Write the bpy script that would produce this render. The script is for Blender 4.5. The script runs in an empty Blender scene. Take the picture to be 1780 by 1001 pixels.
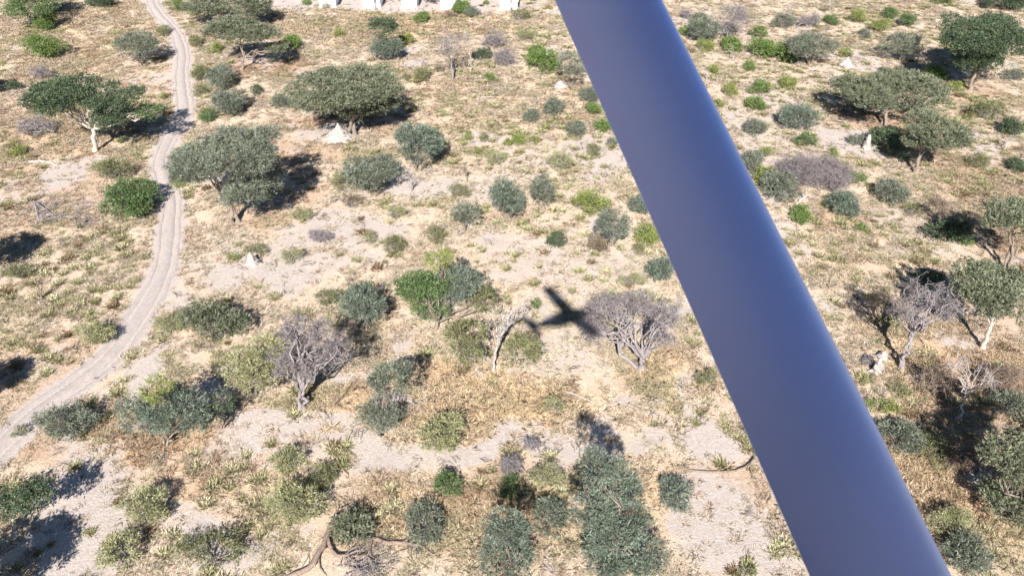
import bpy, math, random
import numpy as np
from math import radians, sin, cos, pi

# ------------------------------------------------------------------ camera, sky, sun, exposure
F_PX, W_PX, H_PX = 1397.0, 1780.0, 1001.0
CAM_H = 67.0
PITCH = radians(37.2)
scene = bpy.context.scene
COL = scene.collection
cam_data = bpy.data.cameras.new('camera')
cam_data.sensor_width = 36.0
cam_data.lens = 36.0 * F_PX / W_PX
cam_data.clip_start = 0.05
cam_data.clip_end = 12000
cam = bpy.data.objects.new('camera', cam_data)
COL.objects.link(cam)
cam_data.dof.use_dof = True; cam_data.dof.focus_distance = 105.0; cam_data.dof.aperture_fstop = 11.3   # phone-sized aperture: the near strut is slightly soft
cam.location = (0, 0, CAM_H)
cam.rotation_euler = (pi / 2 - PITCH, 0, 0)
scene.camera = cam

CAM = np.array([0.0, 0.0, CAM_H])
RIGHT = np.array([1.0, 0, 0])
UP = np.array([0, sin(PITCH), cos(PITCH)])
FWD = np.array([0, cos(PITCH), -sin(PITCH)])

def ray(px, py):
    d = RIGHT * (px - W_PX / 2) / F_PX + UP * (H_PX / 2 - py) / F_PX + FWD
    return d
def on_z(px, py, z=0.0):
    d = ray(px, py); t = (z - CAM_H) / d[2]
    return CAM + d * t
def on_y(px, py, y):
    d = ray(px, py); t = y / d[1]
    return CAM + d * t
def depth_of(p):
    return float(np.dot(np.asarray(p) - CAM, FWD))

SUN_DIR = ray(976, 543); SUN_DIR = SUN_DIR / np.linalg.norm(SUN_DIR)      # direction the light travels
sun_el = math.asin(-SUN_DIR[2])
sun_az = math.atan2(-SUN_DIR[0], -SUN_DIR[1])                              # clockwise from +Y, towards the sun

world = bpy.data.worlds.new('World'); scene.world = world; world.use_nodes = True
wn = world.node_tree.nodes; wl = world.node_tree.links
sky = wn.new('ShaderNodeTexSky'); sky.sky_type = 'NISHITA'; sky.sun_disc = False
sky.sun_elevation = sun_el; sky.sun_rotation = sun_az
sky.altitude = 950; sky.air_density = 1.0; sky.dust_density = 0.2; sky.ozone_density = 3.0
bg = wn['Background']; bg.inputs['Strength'].default_value = 0.050
wl.new(sky.outputs[0], bg.inputs['Color'])

sd = bpy.data.lights.new('sun', 'SUN'); sd.energy = 5.0; sd.angle = radians(0.53); sd.color = (1.0, 0.95, 0.885)
sun = bpy.data.objects.new('sun', sd); COL.objects.link(sun)
sun.location = (-20, -120, 200)
v = -SUN_DIR
sun.rotation_euler = (pi / 2 - math.asin(v[2]), 0, math.atan2(v[0], -v[1]))

scene.view_settings.view_transform = 'Standard'
scene.view_settings.look = 'None'
scene.view_settings.gamma = 1.0
scene.view_settings.exposure = 1.13
scene.render.engine = 'CYCLES'
scene.cycles.max_bounces = 6
scene.cycles.diffuse_bounces = 3
scene.cycles.transparent_max_bounces = 4

rng = np.random.default_rng(7)
random.seed(7)

# ------------------------------------------------------------------ noise and terrain
def vnoise(x, y, scale, seed=0):
    x = np.asarray(x, float) / scale; y = np.asarray(y, float) / scale
    xi = np.floor(x).astype(np.int64); yi = np.floor(y).astype(np.int64)
    fx = x - xi; fy = y - yi
    fx = fx * fx * (3 - 2 * fx); fy = fy * fy * (3 - 2 * fy)
    def h(a, b):
        n = (a * 374761393 + b * 668265263 + seed * 1442695041) & 0x7fffffff
        n = ((n ^ (n >> 13)) * 1274126177) & 0x7fffffff
        return ((n ^ (n >> 16)) & 0xffff) / 65535.0
    a = h(xi, yi); b = h(xi + 1, yi); c = h(xi, yi + 1); d = h(xi + 1, yi + 1)
    return (a * (1 - fx) + b * fx) * (1 - fy) + (c * (1 - fx) + d * fx) * fy
def fbm(x, y, scale, seed=0, octv=3):
    s = 0; a = 0.5; t = 0
    for i in range(octv):
        s = s + a * vnoise(x, y, scale / 2 ** i, seed + i * 17); t += a; a *= 0.55
    return s / t

TRACK_PX = [(258, -25), (262, 0), (268, 15), (285, 35), (303, 52), (314, 75), (319, 100), (315, 130), (318, 160), (322, 185), (316, 208),
            (300, 235), (285, 260), (277, 285), (287, 310), (298, 340), (299, 370), (296, 400), (292, 430), (286, 460),
            (275, 495), (258, 525), (240, 555), (215, 592), (185, 627), (150, 655), (105, 687), (55, 722), (8, 768),
            (-50, 825), (-120, 890), (-240, 990)]
def resample(pts, n):
    p = np.array(pts, float)
    for _ in range(2):                                   # corner cutting
        q = np.empty((2 * len(p) - 2, p.shape[1])); q[0::2] = .75 * p[:-1] + .25 * p[1:]; q[1::2] = .25 * p[:-1] + .75 * p[1:]
        p = np.vstack([p[:1], q, p[-1:]])
    s = np.r_[0, np.cumsum(np.linalg.norm(np.diff(p, axis=0), axis=1))]
    t = np.linspace(0, s[-1], n)
    return np.stack([np.interp(t, s, p[:, i]) for i in range(p.shape[1])], 1)
TRACK = resample([on_z(*p)[:2] for p in TRACK_PX], 420)

def dist_track(x, y):
    best = np.full(np.shape(x), 1e9)
    P = TRACK[::3]
    for a, b in zip(P[:-1], P[1:]):
        d = b - a; L = d @ d
        t = np.clip(((x - a[0]) * d[0] + (y - a[1]) * d[1]) / L, 0, 1)
        best = np.minimum(best, np.hypot(x - a[0] - t * d[0], y - a[1] - t * d[1]))
    return best

# real patches of bare sand / deep golden grass / red soil: centre and half sizes found from the photograph
SAND = [(150, 860, 75, 70, 1), (120, 950, 70, 80, 1), (200, 790, 40, 35, .7), (240, 620, 34, 50, 1), (660, 800, 130, 24, .95), (480, 765, 90, 26, .95),
        (860, 790, 120, 22, .9), (1000, 770, 80, 22, .8), (1240, 770, 70, 50, 1), (1200, 700, 26, 40, .8), (1290, 930, 95, 70, .8), (1130, 760, 60, 30, .6),
        (470, 475, 90, 28, .9), (590, 395, 110, 24, .8), (400, 440, 60, 40, .5), (560, 440, 120, 30, .6), (340, 920, 70, 40, .75), (430, 940, 50, 40, .6),
        (120, 300, 45, 22, .9), (900, 480, 60, 30, .5), (840, 330, 50, 25, .6), (950, 440, 110, 50, .55), (1030, 270, 60, 30, .7), (900, 290, 90, 40, .4),
        (1360, 190, 50, 60, .6), (1470, 250, 70, 25, .9), (1690, 240, 40, 25, .7), (1300, 230, 40, 60, .5), (1340, 410, 60, 30, .6), (1570, 400, 60, 30, .5),
        (590, 232, 42, 14, .8), (690, 8, 260, 10, 1), (830, 8, 100, 10, 1), (560, 6, 110, 12, 1), (1490, 110, 40, 20, .7), (970, 620, 60, 40, .5), (1230, 40, 50, 30, .4), (1450, 160, 40, 40, .4),
        (830, 620, 40, 40, .6), (300, 940, 60, 50, .4), (640, 330, 50, 20, .5), (740, 320, 50, 22, .8), (420, 780, 50, 30, .6), (1080, 470, 70, 30, .5), (50, 330, 50, 20, .4), (120, 700, 60, 30, .5), (70, 640, 70, 30, .4)]
GOLD = [(860, 700, 200, 55, 1), (560, 715, 90, 45, .9), (1060, 880, 160, 70, .7), (780, 900, 140, 80, .8), (1180, 660, 80, 40, .8), (1650, 640, 130, 60, 1), (1590, 570, 90, 40, .7), (1650, 860, 120, 120, .8),
        (660, 45, 240, 25, .7), (240, 760, 80, 50, .8), (860, 160, 160, 60, .35), (120, 230, 120, 50, .6), (1500, 430, 120, 50, .4), (140, 60, 130, 60, .5), (1700, 330, 100, 60, .5), (430, 860, 140, 60, .5), (640, 580, 60, 60, .4), (1180, 850, 70, 60, .6)]
RED = [(60, 640, 90, 60, .5), (100, 330, 120, 60, .4), (200, 180, 80, 60, .35), (60, 180, 90, 60, .35), (60, 780, 60, 40, .7), (420, 735, 60, 30, .4), (360, 820, 90, 40, .4), (640, 880, 60, 60, .4), (920, 850, 60, 60, .4), (1660, 560, 120, 60, .4), (1700, 300, 90, 50, .35), (1260, 880, 60, 60, .4), (600, 215, 110, 22, .9), (470, 118, 70, 16, .9), (1540, 212, 90, 22, .7), (560, 270, 60, 22, .6), (520, 330, 60, 24, .5), (1690, 160, 70, 22, .6), (270, 770, 70, 30, .7), (500, 260, 50, 20, .5), (650, 690, 60, 40, .5),
       (1000, 150, 40, 15, .5), (1440, 375, 60, 16, .6), (1720, 700, 110, 60, .7), (1690, 830, 110, 70, .6), (1740, 420, 60, 40, .5), (880, 380, 60, 12, .4), (150, 745, 100, 30, .7), (370, 760, 60, 40, .6), (1110, 640, 60, 20, .5), (440, 380, 50, 14, .5), (780, 690, 40, 30, .4)]
def blobs(lst, x, y, seed):
    """smooth-edged patches in ground coordinates"""
    wx = x + (fbm(x, y, 9, seed) - .5) * 9; wy = y + (fbm(x, y, 9, seed + 5) - .5) * 11
    out = np.zeros(np.shape(x))
    for (px, py, a, b, s) in lst:
        c = on_z(px, py); k = F_PX / depth_of(c)
        dep = math.asin((CAM_H) / np.linalg.norm(c - CAM))
        rx = a / k; ry = b / k / sin(dep)
        d = ((wx - c[0]) / rx) ** 2 + ((wy - c[1]) / ry) ** 2
        out = np.maximum(out, s * np.clip(1.35 - d * .75, 0, 1))
    return out
def sand_mask(x, y):
    m = blobs(SAND, x, y, 3)
    dt = dist_track(x, y)
    edge = 2.15 + 1.5 * (fbm(x, y, 3.0, 31) - .35)
    m = np.maximum(m, np.clip((edge - dt) / .8 + .5, 0, 1))
    n = fbm(x, y, 7, 41, 4)
    m = np.maximum(m, np.clip((n - .60) * 4.0, 0, .75))
    return m
def height(x, y):
    x = np.asarray(x, float); y = np.asarray(y, float)
    h = (fbm(x, y, 14, 61) - .5) * .5 + (fbm(x, y, 2.2, 71) - .5) * .16
    fade = np.clip((dist_track(x, y) - 1.9) / 2.2, 0, 1)
    return h * fade
def gz(x, y):
    return float(height(np.array([x]), np.array([y]))[0])

# ------------------------------------------------------------------ helpers
class MB:
    def __init__(s): s.v = []; s.f = []; s.t = []; s.n = 0
    def add(s, verts, faces, tone=None):
        verts = np.asarray(verts, np.float32).reshape(-1, 3)
        faces = np.asarray(faces, np.int64)
        s.v.append(verts); s.f.append(faces + s.n); s.n += len(verts)
        s.t.append(np.full(len(verts), .5, np.float32) if tone is None else np.asarray(tone, np.float32).reshape(-1))
    def mesh(s, name, mats, smooth=False):
        me = bpy.data.meshes.new(name)
        V = np.concatenate(s.v); me.vertices.add(len(V)); me.vertices.foreach_set('co', V.ravel())
        loops = np.concatenate([f.ravel() for f in s.f])
        tot = np.concatenate([np.full(len(f), f.shape[1]) for f in s.f])
        me.loops.add(len(loops)); me.loops.foreach_set('vertex_index', loops.astype(np.int32))
        me.polygons.add(len(tot))
        me.polygons.foreach_set('loop_start', np.r_[0, np.cumsum(tot)[:-1]].astype(np.int32))
        me.polygons.foreach_set('loop_total', tot.astype(np.int32))
        if smooth: me.polygons.foreach_set('use_smooth', np.ones(len(tot), bool))
        a = me.attributes.new('tone', 'FLOAT', 'POINT'); a.data.foreach_set('value', np.concatenate(s.t))
        me.update(calc_edges=True); me.validate()
        me.materials.append(mats)
        return me
def add_obj(name, mb, mat, parent=None, smooth=False, loc=None):
    me = mb.mesh(name, mat, smooth) if isinstance(mb, MB) else mb
    o = bpy.data.objects.new(name, me); COL.objects.link(o)
    if parent: o.parent = parent
    if loc is not None: o.location = loc
    return o
def empty(name, loc):
    o = bpy.data.objects.new(name, None); COL.objects.link(o); o.location = loc; o.empty_display_size = .3
    return o
def tag(o, label, cat, group=None):
    o['label'] = label; o['category'] = cat
    if group: o['group'] = group
    return o
def norm(a):
    return a / np.maximum(np.linalg.norm(a, axis=-1, keepdims=True), 1e-9)

def tubes(mb, paths, radii, k=5, tone=None):
    """paths (P,N,3), radii (P,N)"""
    paths = np.asarray(paths, float); radii = np.asarray(radii, float)
    if paths.ndim == 2: paths = paths[None]; radii = radii[None]
    P, N, _ = paths.shape
    T = norm(np.gradient(paths, axis=1))
    mean = norm(T.mean(1))
    ref = np.where(np.abs(mean[:, 2:3]) > .8, np.array([[1.0, 0, 0]]), np.array([[0, 0, 1.0]]))
    n1 = norm(np.cross(T, ref[:, None, :])); n2 = np.cross(T, n1)
    ang = np.arange(k) * 2 * pi / k
    V = paths[:, :, None, :] + radii[:, :, None, None] * (n1[:, :, None, :] * np.cos(ang)[None, None, :, None] + n2[:, :, None, :] * np.sin(ang)[None, None, :, None])
    idx = np.arange(P * N * k).reshape(P, N, k)
    a = idx[:, :-1, :]; b = idx[:, 1:, :]
    f = np.stack([a, np.roll(a, -1, 2), np.roll(b, -1, 2), b], -1).reshape(-1, 4)
    t = None if tone is None else np.repeat(np.asarray(tone, float).reshape(P, 1), N * k, 1)
    mb.add(V.reshape(-1, 3), f, t)

def curve_paths(a, b, n, wob, r, sag=0.0):
    """(P,3)->(P,3) wobbly paths of n points"""
    a = np.atleast_2d(a); b = np.atleast_2d(b); P = len(a)
    t = np.linspace(0, 1, n)[None, :, None]
    L = np.linalg.norm(b - a, axis=1)[:, None, None]
    w = r.normal(0, 1, (P, n, 3)) * wob * L
    w = w * np.sin(t * pi) ** .7
    p = a[:, None, :] * (1 - t) + b[:, None, :] * t + w
    p[:, :, 2] += (np.sin(t * pi) * sag * L)[:, :, 0]
    return p

# ------------------------------------------------------------------ materials
def new_mat(name):
    m = bpy.data.materials.new(name); m.use_nodes = True
    nt = m.node_tree; b = nt.nodes['Principled BSDF']
    return m, nt, b
def mixc(nt, fac, A, B):
    n = nt.nodes.new('ShaderNodeMix'); n.data_type = 'RGBA'
    for sock, v_ in ((n.inputs[0], fac), (n.inputs[6], A), (n.inputs[7], B)):
        if isinstance(v_, (tuple, list)): sock.default_value = (*v_, 1)
        elif isinstance(v_, float): sock.default_value = v_
        else: nt.links.new(v_, sock)
    return n.outputs[2]
def noise(nt, scale, detail=4, rough=.6, coord='Object'):
    tc = nt.nodes.new('ShaderNodeTexCoord'); n = nt.nodes.new('ShaderNodeTexNoise')
    n.inputs['Scale'].default_value = scale; n.inputs['Detail'].default_value = detail; n.inputs['Roughness'].default_value = rough
    nt.links.new(tc.outputs[coord], n.inputs['Vector']); return n.outputs['Fac']
def ramp(nt, fac, lo, hi):
    n = nt.nodes.new('ShaderNodeMapRange'); n.inputs['From Min'].default_value = lo; n.inputs['From Max'].default_value = hi
    nt.links.new(fac, n.inputs['Value']); return n.outputs['Result']
def attr(nt, name, kind='GEOMETRY'):
    n = nt.nodes.new('ShaderNodeAttribute'); n.attribute_name = name; n.attribute_type = kind; return n
def bump(nt, b, h, strength, dist):
    n = nt.nodes.new('ShaderNodeBump'); n.inputs['Strength'].default_value = strength; n.inputs['Distance'].default_value = dist
    nt.links.new(h, n.inputs['Height']); nt.links.new(n.outputs[0], b.inputs['Normal'])

def leaf_mat(name, A, B, transl=.14):
    m, nt, b = new_mat(name)
    c = mixc(nt, attr(nt, 'tone').outputs['Fac'], A, B)
    b.inputs['Roughness'].default_value = .55; b.inputs['Specular IOR Level'].default_value = .35
    nt.links.new(c, b.inputs['Base Color'])
    tr = nt.nodes.new('ShaderNodeBsdfTranslucent'); nt.links.new(c, tr.inputs['Color'])
    mx = nt.nodes.new('ShaderNodeMixShader'); mx.inputs[0].default_value = transl
    nt.links.new(b.outputs[0], mx.inputs[1]); nt.links.new(tr.outputs[0], mx.inputs[2])
    nt.links.new(mx.outputs[0], nt.nodes['Material Output'].inputs['Surface'])
    return m
def bark_mat(name, A, B, scale=6):
    m, nt, b = new_mat(name)
    f = ramp(nt, noise(nt, scale, 5), .3, .7)
    c = mixc(nt, f, A, B)
    nt.links.new(c, b.inputs['Base Color']); b.inputs['Roughness'].default_value = .9
    bump(nt, b, noise(nt, scale * 3, 4), .6, .05)
    return m
LEAF = {
    'acacia': leaf_mat('acacia leaves', (0.064, 0.075, 0.041), (0.233, 0.253, 0.166)),
    'grey': leaf_mat('grey thorn leaves', (0.070, 0.080, 0.058), (0.254, 0.280, 0.212)),
    'blue': leaf_mat('blue grey leaves', (0.058, 0.076, 0.058), (0.233, 0.280, 0.212)),
    'green': leaf_mat('fresh green leaves', (.062, .112, .024), (.205, .275, .085)),
    'mid': leaf_mat('mid green leaves', (0.043, 0.075, 0.026), (0.162, 0.235, 0.092)),
    'dark': leaf_mat('dark green leaves', (0.029, 0.051, 0.027), (0.120, 0.163, 0.088)),
    'olive': leaf_mat('olive leaves', (0.087, 0.092, 0.041), (0.275, 0.276, 0.138)),
    'yellow': leaf_mat('yellow green leaves', (0.110, 0.141, 0.032), (0.303, 0.341, 0.106)),
    'sage': leaf_mat('pale sage leaves', (0.150, 0.153, 0.070), (0.409, 0.408, 0.226)),
    'brown': leaf_mat('dry brown leaves', (0.104, 0.078, 0.049), (0.282, 0.227, 0.148)),
}
BARK = bark_mat('grey brown bark', (.13, .10, .08), (.34, .28, .23))
PALEBARK = bark_mat('pale bark', (.30, .25, .21), (.60, .53, .46))
DEAD = bark_mat('weathered dead wood', (.145, .125, .128), (.36, .320, .325))
BLEACH = bark_mat('bleached dead wood', (.27, .235, .225), (.55, .50, .47))
BROWNWOOD = bark_mat('brown dead wood', (.12, .085, .065), (.33, .25, .20))

SAND_C = ((.385, .325, .290), (.53, .465, .425))
def ground_mat():
    m, nt, b = new_mat('dry grassland soil')
    n1 = ramp(nt, noise(nt, .45, 8, .65), .35, .68)
    n2 = ramp(nt, noise(nt, 2.6, 6, .7), .32, .68)
    n3 = ramp(nt, noise(nt, 9.0, 4, .7), .38, .66)
    straw = mixc(nt, n2, (.34, .245, .165), (.68, .55, .415))
    pale = mixc(nt, n1, (.48, .39, .305), (.66, .57, .48))
    grass = mixc(nt, n3, straw, pale)
    gold = mixc(nt, n2, (.39, .265, .150), (.71, .56, .385))
    grass = mixc(nt, attr(nt, 'gold').outputs['Fac'], grass, gold)
    red = mixc(nt, n2, (.27, .165, .105), (.53, .365, .25))
    grass = mixc(nt, attr(nt, 'red').outputs['Fac'], grass, red)
    sand = mixc(nt, n2, *SAND_C)
    # ragged edge between grass litter and sand
    s = attr(nt, 'sand').outputs['Fac']
    ma = nt.nodes.new('ShaderNodeMath'); ma.operation = 'MULTIPLY_ADD'; nt.links.new(n2, ma.inputs[0]); ma.inputs[1].default_value = .5
    nt.links.new(s, ma.inputs[2])
    sm = ramp(nt, ma.outputs[0], .42, .95)
    c = mixc(nt, sm, grass, sand)
    # dark litter specks
    sp = ramp(nt, noise(nt, 5.5, 5, .75), .63, .72)
    mu = nt.nodes.new('ShaderNodeMath'); mu.operation = 'MULTIPLY'; nt.links.new(sp, mu.inputs[0]); mu.inputs[1].default_value = .5
    c = mixc(nt, mu.outputs[0], c, (.23, .155, .10))
    nt.links.new(c, b.inputs['Base Color']); b.inputs['Roughness'].default_value = .95; b.inputs['Specular IOR Level'].default_value = .15
    bump(nt, b, noise(nt, 4.0, 8, .75), .9, .18)
    return m
GROUND = ground_mat()
def track_mat():
    m, nt, b = new_mat('wheel churned pale sand')
    n2 = ramp(nt, noise(nt, 1.7, 7, .7), .3, .7)
    c = mixc(nt, n2, (.335, .290, .270), (.45, .398, .375))
    mr = nt.nodes.new('ShaderNodeMath'); mr.operation = 'MULTIPLY'; nt.links.new(attr(nt, 'tone').outputs['Fac'], mr.inputs[0]); mr.inputs[1].default_value = .6
    c = mixc(nt, mr.outputs[0], c, (.25, .215, .20))
    nt.links.new(c, b.inputs['Base Color']); b.inputs['Roughness'].default_value = .95; b.inputs['Specular IOR Level'].default_value = .15
    bump(nt, b, noise(nt, 3.4, 8, .8), .9, .14)
    return m
TRACKM = track_mat()

# ------------------------------------------------------------------ the ground: one sheet to the horizon
def axis(lo, hi, step, far):
    a = list(np.arange(lo, hi + step, step)); s = step
    up = [a[-1]]
    while up[-1] < far: s *= 1.35; up.append(up[-1] + s)
    s = step; dn = [a[0]]
    while dn[-1] > -far: s *= 1.35; dn.append(dn[-1] - s)
    return np.array(dn[:0:-1] + a + up[1:])
gx = axis(-142, 142, .6, 7000); gy = axis(30, 212, .5, 7000)
X, Y = np.meshgrid(gx, gy)
Zg = height(X, Y) * np.clip(1.5 - np.hypot(X, Y - 110) / 400, 0, 1)
mb = MB()
idx = np.arange(X.size).reshape(X.shape)
mb.add(np.stack([X, Y, Zg], -1).reshape(-1, 3), np.stack([idx[:-1, :-1], idx[:-1, 1:], idx[1:, 1:], idx[1:, :-1]], -1).reshape(-1, 4))
me = mb.mesh('ground', GROUND, True)
for nm, val in (('sand', sand_mask(X, Y)), ('gold', blobs(GOLD, X, Y, 11)), ('red', blobs(RED, X, Y, 21))):
    a = me.attributes.new(nm, 'FLOAT', 'POINT'); a.data.foreach_set('value', val.ravel().astype(np.float32))
ground = add_obj('ground', me, None); ground['kind'] = 'structure'; ground['label'] = 'dry straw coloured savanna ground with pale sandy patches'

# the two-rut sand track
T3 = TRACK; tang = norm(np.gradient(T3, axis=0)); side = np.stack([tang[:, 1], -tang[:, 0]], 1)
us = np.linspace(-1, 1, 33)
prof = -.15 * np.exp(-((np.abs(us) - .46) / .15) ** 2) + .06 * np.exp(-(us / .22) ** 2)
edge = np.clip((1 - np.abs(us)) / .28, 0, 1)
ss = np.arange(len(T3))
grow = np.interp(ss, [0, 280, 419], [.92, 1.0, 1.3])
wl_ = 1.9 * grow + .6 * (fbm(ss * .8, ss * 0, 7, 5) - .5) * 2
wr_ = 1.9 * grow + .6 * (fbm(ss * .8, ss * 0 + 50, 7, 6) - .5) * 2
half = np.where(us[None, :] < 0, wl_[:, None], wr_[:, None])
XY = T3[:, None, :] + side[:, None, :] * (us[None, :] * half)[:, :, None]
zz = .035 + prof[None, :] * .9 + .10 * (fbm(XY[..., 0], XY[..., 1], 1.1, 91) - .5)
zz = height(XY[..., 0], XY[..., 1]) + zz * edge[None, :] - .06 * (1 - edge[None, :]) + .05 * edge[None, :]
mb = MB(); idx = np.arange(XY.shape[0] * XY.shape[1]).reshape(XY.shape[:2])
rutw = np.exp(-((np.abs(us) - .46) / .12) ** 2)[None, :] * np.clip(fbm(XY[..., 0], XY[..., 1], 2.5, 191) * 1.8 - .2, 0, 1)
mb.add(np.concatenate([XY, zz[..., None]], -1).reshape(-1, 3), np.stack([idx[:-1, :-1], idx[:-1, 1:], idx[1:, 1:], idx[1:, :-1]], -1).reshape(-1, 4), rutw)
tr = add_obj('sand_track', mb, TRACKM, smooth=True); tr['kind'] = 'structure'; tr['label'] = 'winding pale sand track with two wheel ruts'

# ------------------------------------------------------------------ plants: foliage and wood generators
#           L    W    leaves/m2 surface, clump radius, outward bias, flat
SP = {
    'acacia': (.40, .13, 66, .19, .55, .60),
    'grey':   (.44, .095, 82, .18, .8, .8),
    'blue':   (.44, .095, 84, .18, .9, .9),
    'green':  (.28, .19, 66, .20, .4, .9),
    'mid':    (.33, .15, 66, .20, .5, .8),
    'dark':   (.33, .16, 62, .20, .5, .9),
    'olive':  (.36, .10, 66, .18, .9, 1.0),
    'yellow': (.27, .15, 62, .19, .5, 1.0),
    'sage':   (.36, .10, 64, .17, 1.0, 1.0),
    'brown':  (.33, .09, 46, .18, .8, 1.0),
}
def sublobes(c, r, n, rg):
    """an uneven cluster of lobes filling one ellipsoid"""
    out = [(c, r * np.array([.76, .76, .84]))]
    for i in range(n):
        a = rg.uniform(0, 2 * pi); e = rg.uniform(-.25, .75)
        d = np.array([cos(a) * cos(e), sin(a) * cos(e), sin(e)])
        s = rg.uniform(.26, .55)
        out.append((c + d * r * (1.08 - s), r * s * np.array([1, 1, rg.uniform(.8, 1.1)])))
    return out
def foliage(mb, lobes, sp, rg, dens=1.0, zmin=None):
    L, W, per, rc, outb, flat = SP[sp]
    for (c, r) in lobes:
        a, b, h = r
        area = 4 * pi * (((a * b) ** 1.6 + (a * h) ** 1.6 + (b * h) ** 1.6) / 3) ** (1 / 1.6)
        k = 11
        n = max(8, int(area * per * dens / k * .66))
        d = norm(rg.normal(0, 1, (n, 3)))
        keep = (d[:, 2] > -.30) | (rg.random(n) < .35)
        d = d[keep]; n = len(d)
        fr = 1.0 - np.abs(rg.normal(0, .20, n)); fr = np.clip(fr, .2, 1.05); fr = fr + (rg.random(n) < .06) * rg.uniform(.05, .22, n)
        fr *= 1 + .24 * (vnoise(d[:, 0] * 3 + c[0], d[:, 1] * 3 + d[:, 2] * 2 + c[1], .8, 9) - .5) * 2
        p = c + d * r * fr[:, None]
        # gaps
        g = .5 * vnoise(p[:, 0] + p[:, 2] * .7, p[:, 1] - p[:, 2] * .4, max(.8, .20 * a), 13) + .5 * vnoise(p[:, 0] - p[:, 2] * .3, p[:, 1] + p[:, 2] * .8, .75, 23)
        kk = g > .355; p = p[kk]; d = d[kk]; n = len(p)
        if zmin is not None:
            kk = p[:, 2] > zmin; p = p[kk]; d = d[kk]; n = len(p)
        if n == 0: continue
        tone = np.clip(rg.normal(.48, .22, n) + (vnoise(p[:, 0], p[:, 1] + p[:, 2], 1.6, 33) - .5) * .5, 0, 1)
        rcc = min(rc, .35 * min(a, b) + .05)
        P = np.repeat(p, k, 0) + rg.normal(0, rcc, (n * k, 3)) * np.array([1, 1, flat])
        D = norm(np.repeat(d, k, 0) * outb + rg.normal(0, .65, (n * k, 3)) * np.array([1, 1, .8]) + np.array([0, 0, .12]))
        Sd = norm(np.cross(D, rg.normal(0, 1, (n * k, 3))))
        sz = rg.uniform(.55, 1.35, (n * k, 1)) * min(1, .45 + .30 * min(a, b))
        ns = int(5 + 5 * min(a, 4)); nl_ = 16
        sdir = norm(rg.normal(0, 1, (ns, 3)) + [0, 0, .25]); sdir[:, 2] = np.maximum(sdir[:, 2], -.15)
        tt_ = rg.uniform(.75, 1.0, (ns, nl_)) + rg.uniform(0, .30, (ns, 1)) * np.linspace(0, 1, nl_)
        SPp = (c + sdir[:, None, :] * r * tt_[..., None] + rg.normal(0, .07, (ns, nl_, 3))).reshape(-1, 3)
        SPd = norm(np.repeat(sdir, nl_, 0) * 1.1 + rg.normal(0, .55, (ns * nl_, 3)))
        P = np.vstack([P, SPp]); D = np.vstack([D, SPd])
        Sd = np.vstack([Sd, norm(np.cross(SPd, rg.normal(0, 1, SPd.shape)))])
        sz = np.vstack([sz, rg.uniform(.5, 1.1, (len(SPp), 1)) * min(1, .45 + .30 * min(a, b))])
        nt_ = len(P)
        l = D * L * sz; w = Sd * W * sz * .5
        V = np.stack([P, P + l * .45 + w, P + l, P + l * .45 - w], 1)
        if zmin is not None: V[..., 2] = np.maximum(V[..., 2], zmin)
        t = np.clip(np.r_[np.repeat(tone, k), np.repeat(rg.uniform(.2, .9, ns), nl_)] + rg.normal(0, .20, nt_), 0, 1)
        mb.add(V.reshape(-1, 3), np.arange(nt_ * 4).reshape(-1, 4), np.repeat(t, 4))

def wood(mb, base, lobes, fork_h, r0, rg, n_limb=2, n_twig=7, lean=None, n_trunk=1):
    """trunk(s), limbs into every lobe, branches towards its skin"""
    base = np.asarray(base, float)
    cen = np.mean([l[0] for l in lobes], 0)
    for q in range(n_trunk):
        b0 = base + (np.array([rg.normal(0, r0 * 2.2), rg.normal(0, r0 * 2.2), 0]) if q else 0)
        fork = base + (cen - base) * np.array([.22, .22, 0]) + np.array([rg.normal(0, .25 * q), rg.normal(0, .25 * q), fork_h])
        p = curve_paths(b0 + [0, 0, -.25], fork, 7, .035, rg)
        rr = r0 * np.interp(np.linspace(0, 1, 7), [0, .12, 1], [1.55, 1.05, .78])
        tubes(mb, p, rr[None], 8)
        if q % max(1, n_trunk) == q:
            for (c, r) in lobes[q::n_trunk] if n_trunk > 1 else lobes:
                for i in range(n_limb):
                    tgt = c + r * np.array([rg.uniform(-.4, .4), rg.uniform(-.4, .4), rg.uniform(-.45, .0)])
                    lp = curve_paths(fork, tgt, 8, .05, rg, sag=.04)
                    size = min(1, .45 + .12 * r[0])
                    tubes(mb, lp, np.linspace(r0 * .62 * size, r0 * .24 * size, 8)[None], 6)
                    st = lp[0, rg.integers(3, 8, n_twig)]
                    d = norm(rg.normal(0, 1, (n_twig, 3)) + [0, 0, .35]); d[:, 2] = np.abs(d[:, 2]) * .9 - .1
                    en = c + d * r * rg.uniform(.65, .95, (n_twig, 1))
                    tp = curve_paths(st, en, 6, .06, rg, sag=.05)
                    tubes(mb, tp, np.tile(np.linspace(r0 * .24 * size, .012, 6), (n_twig, 1)), 4)

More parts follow.
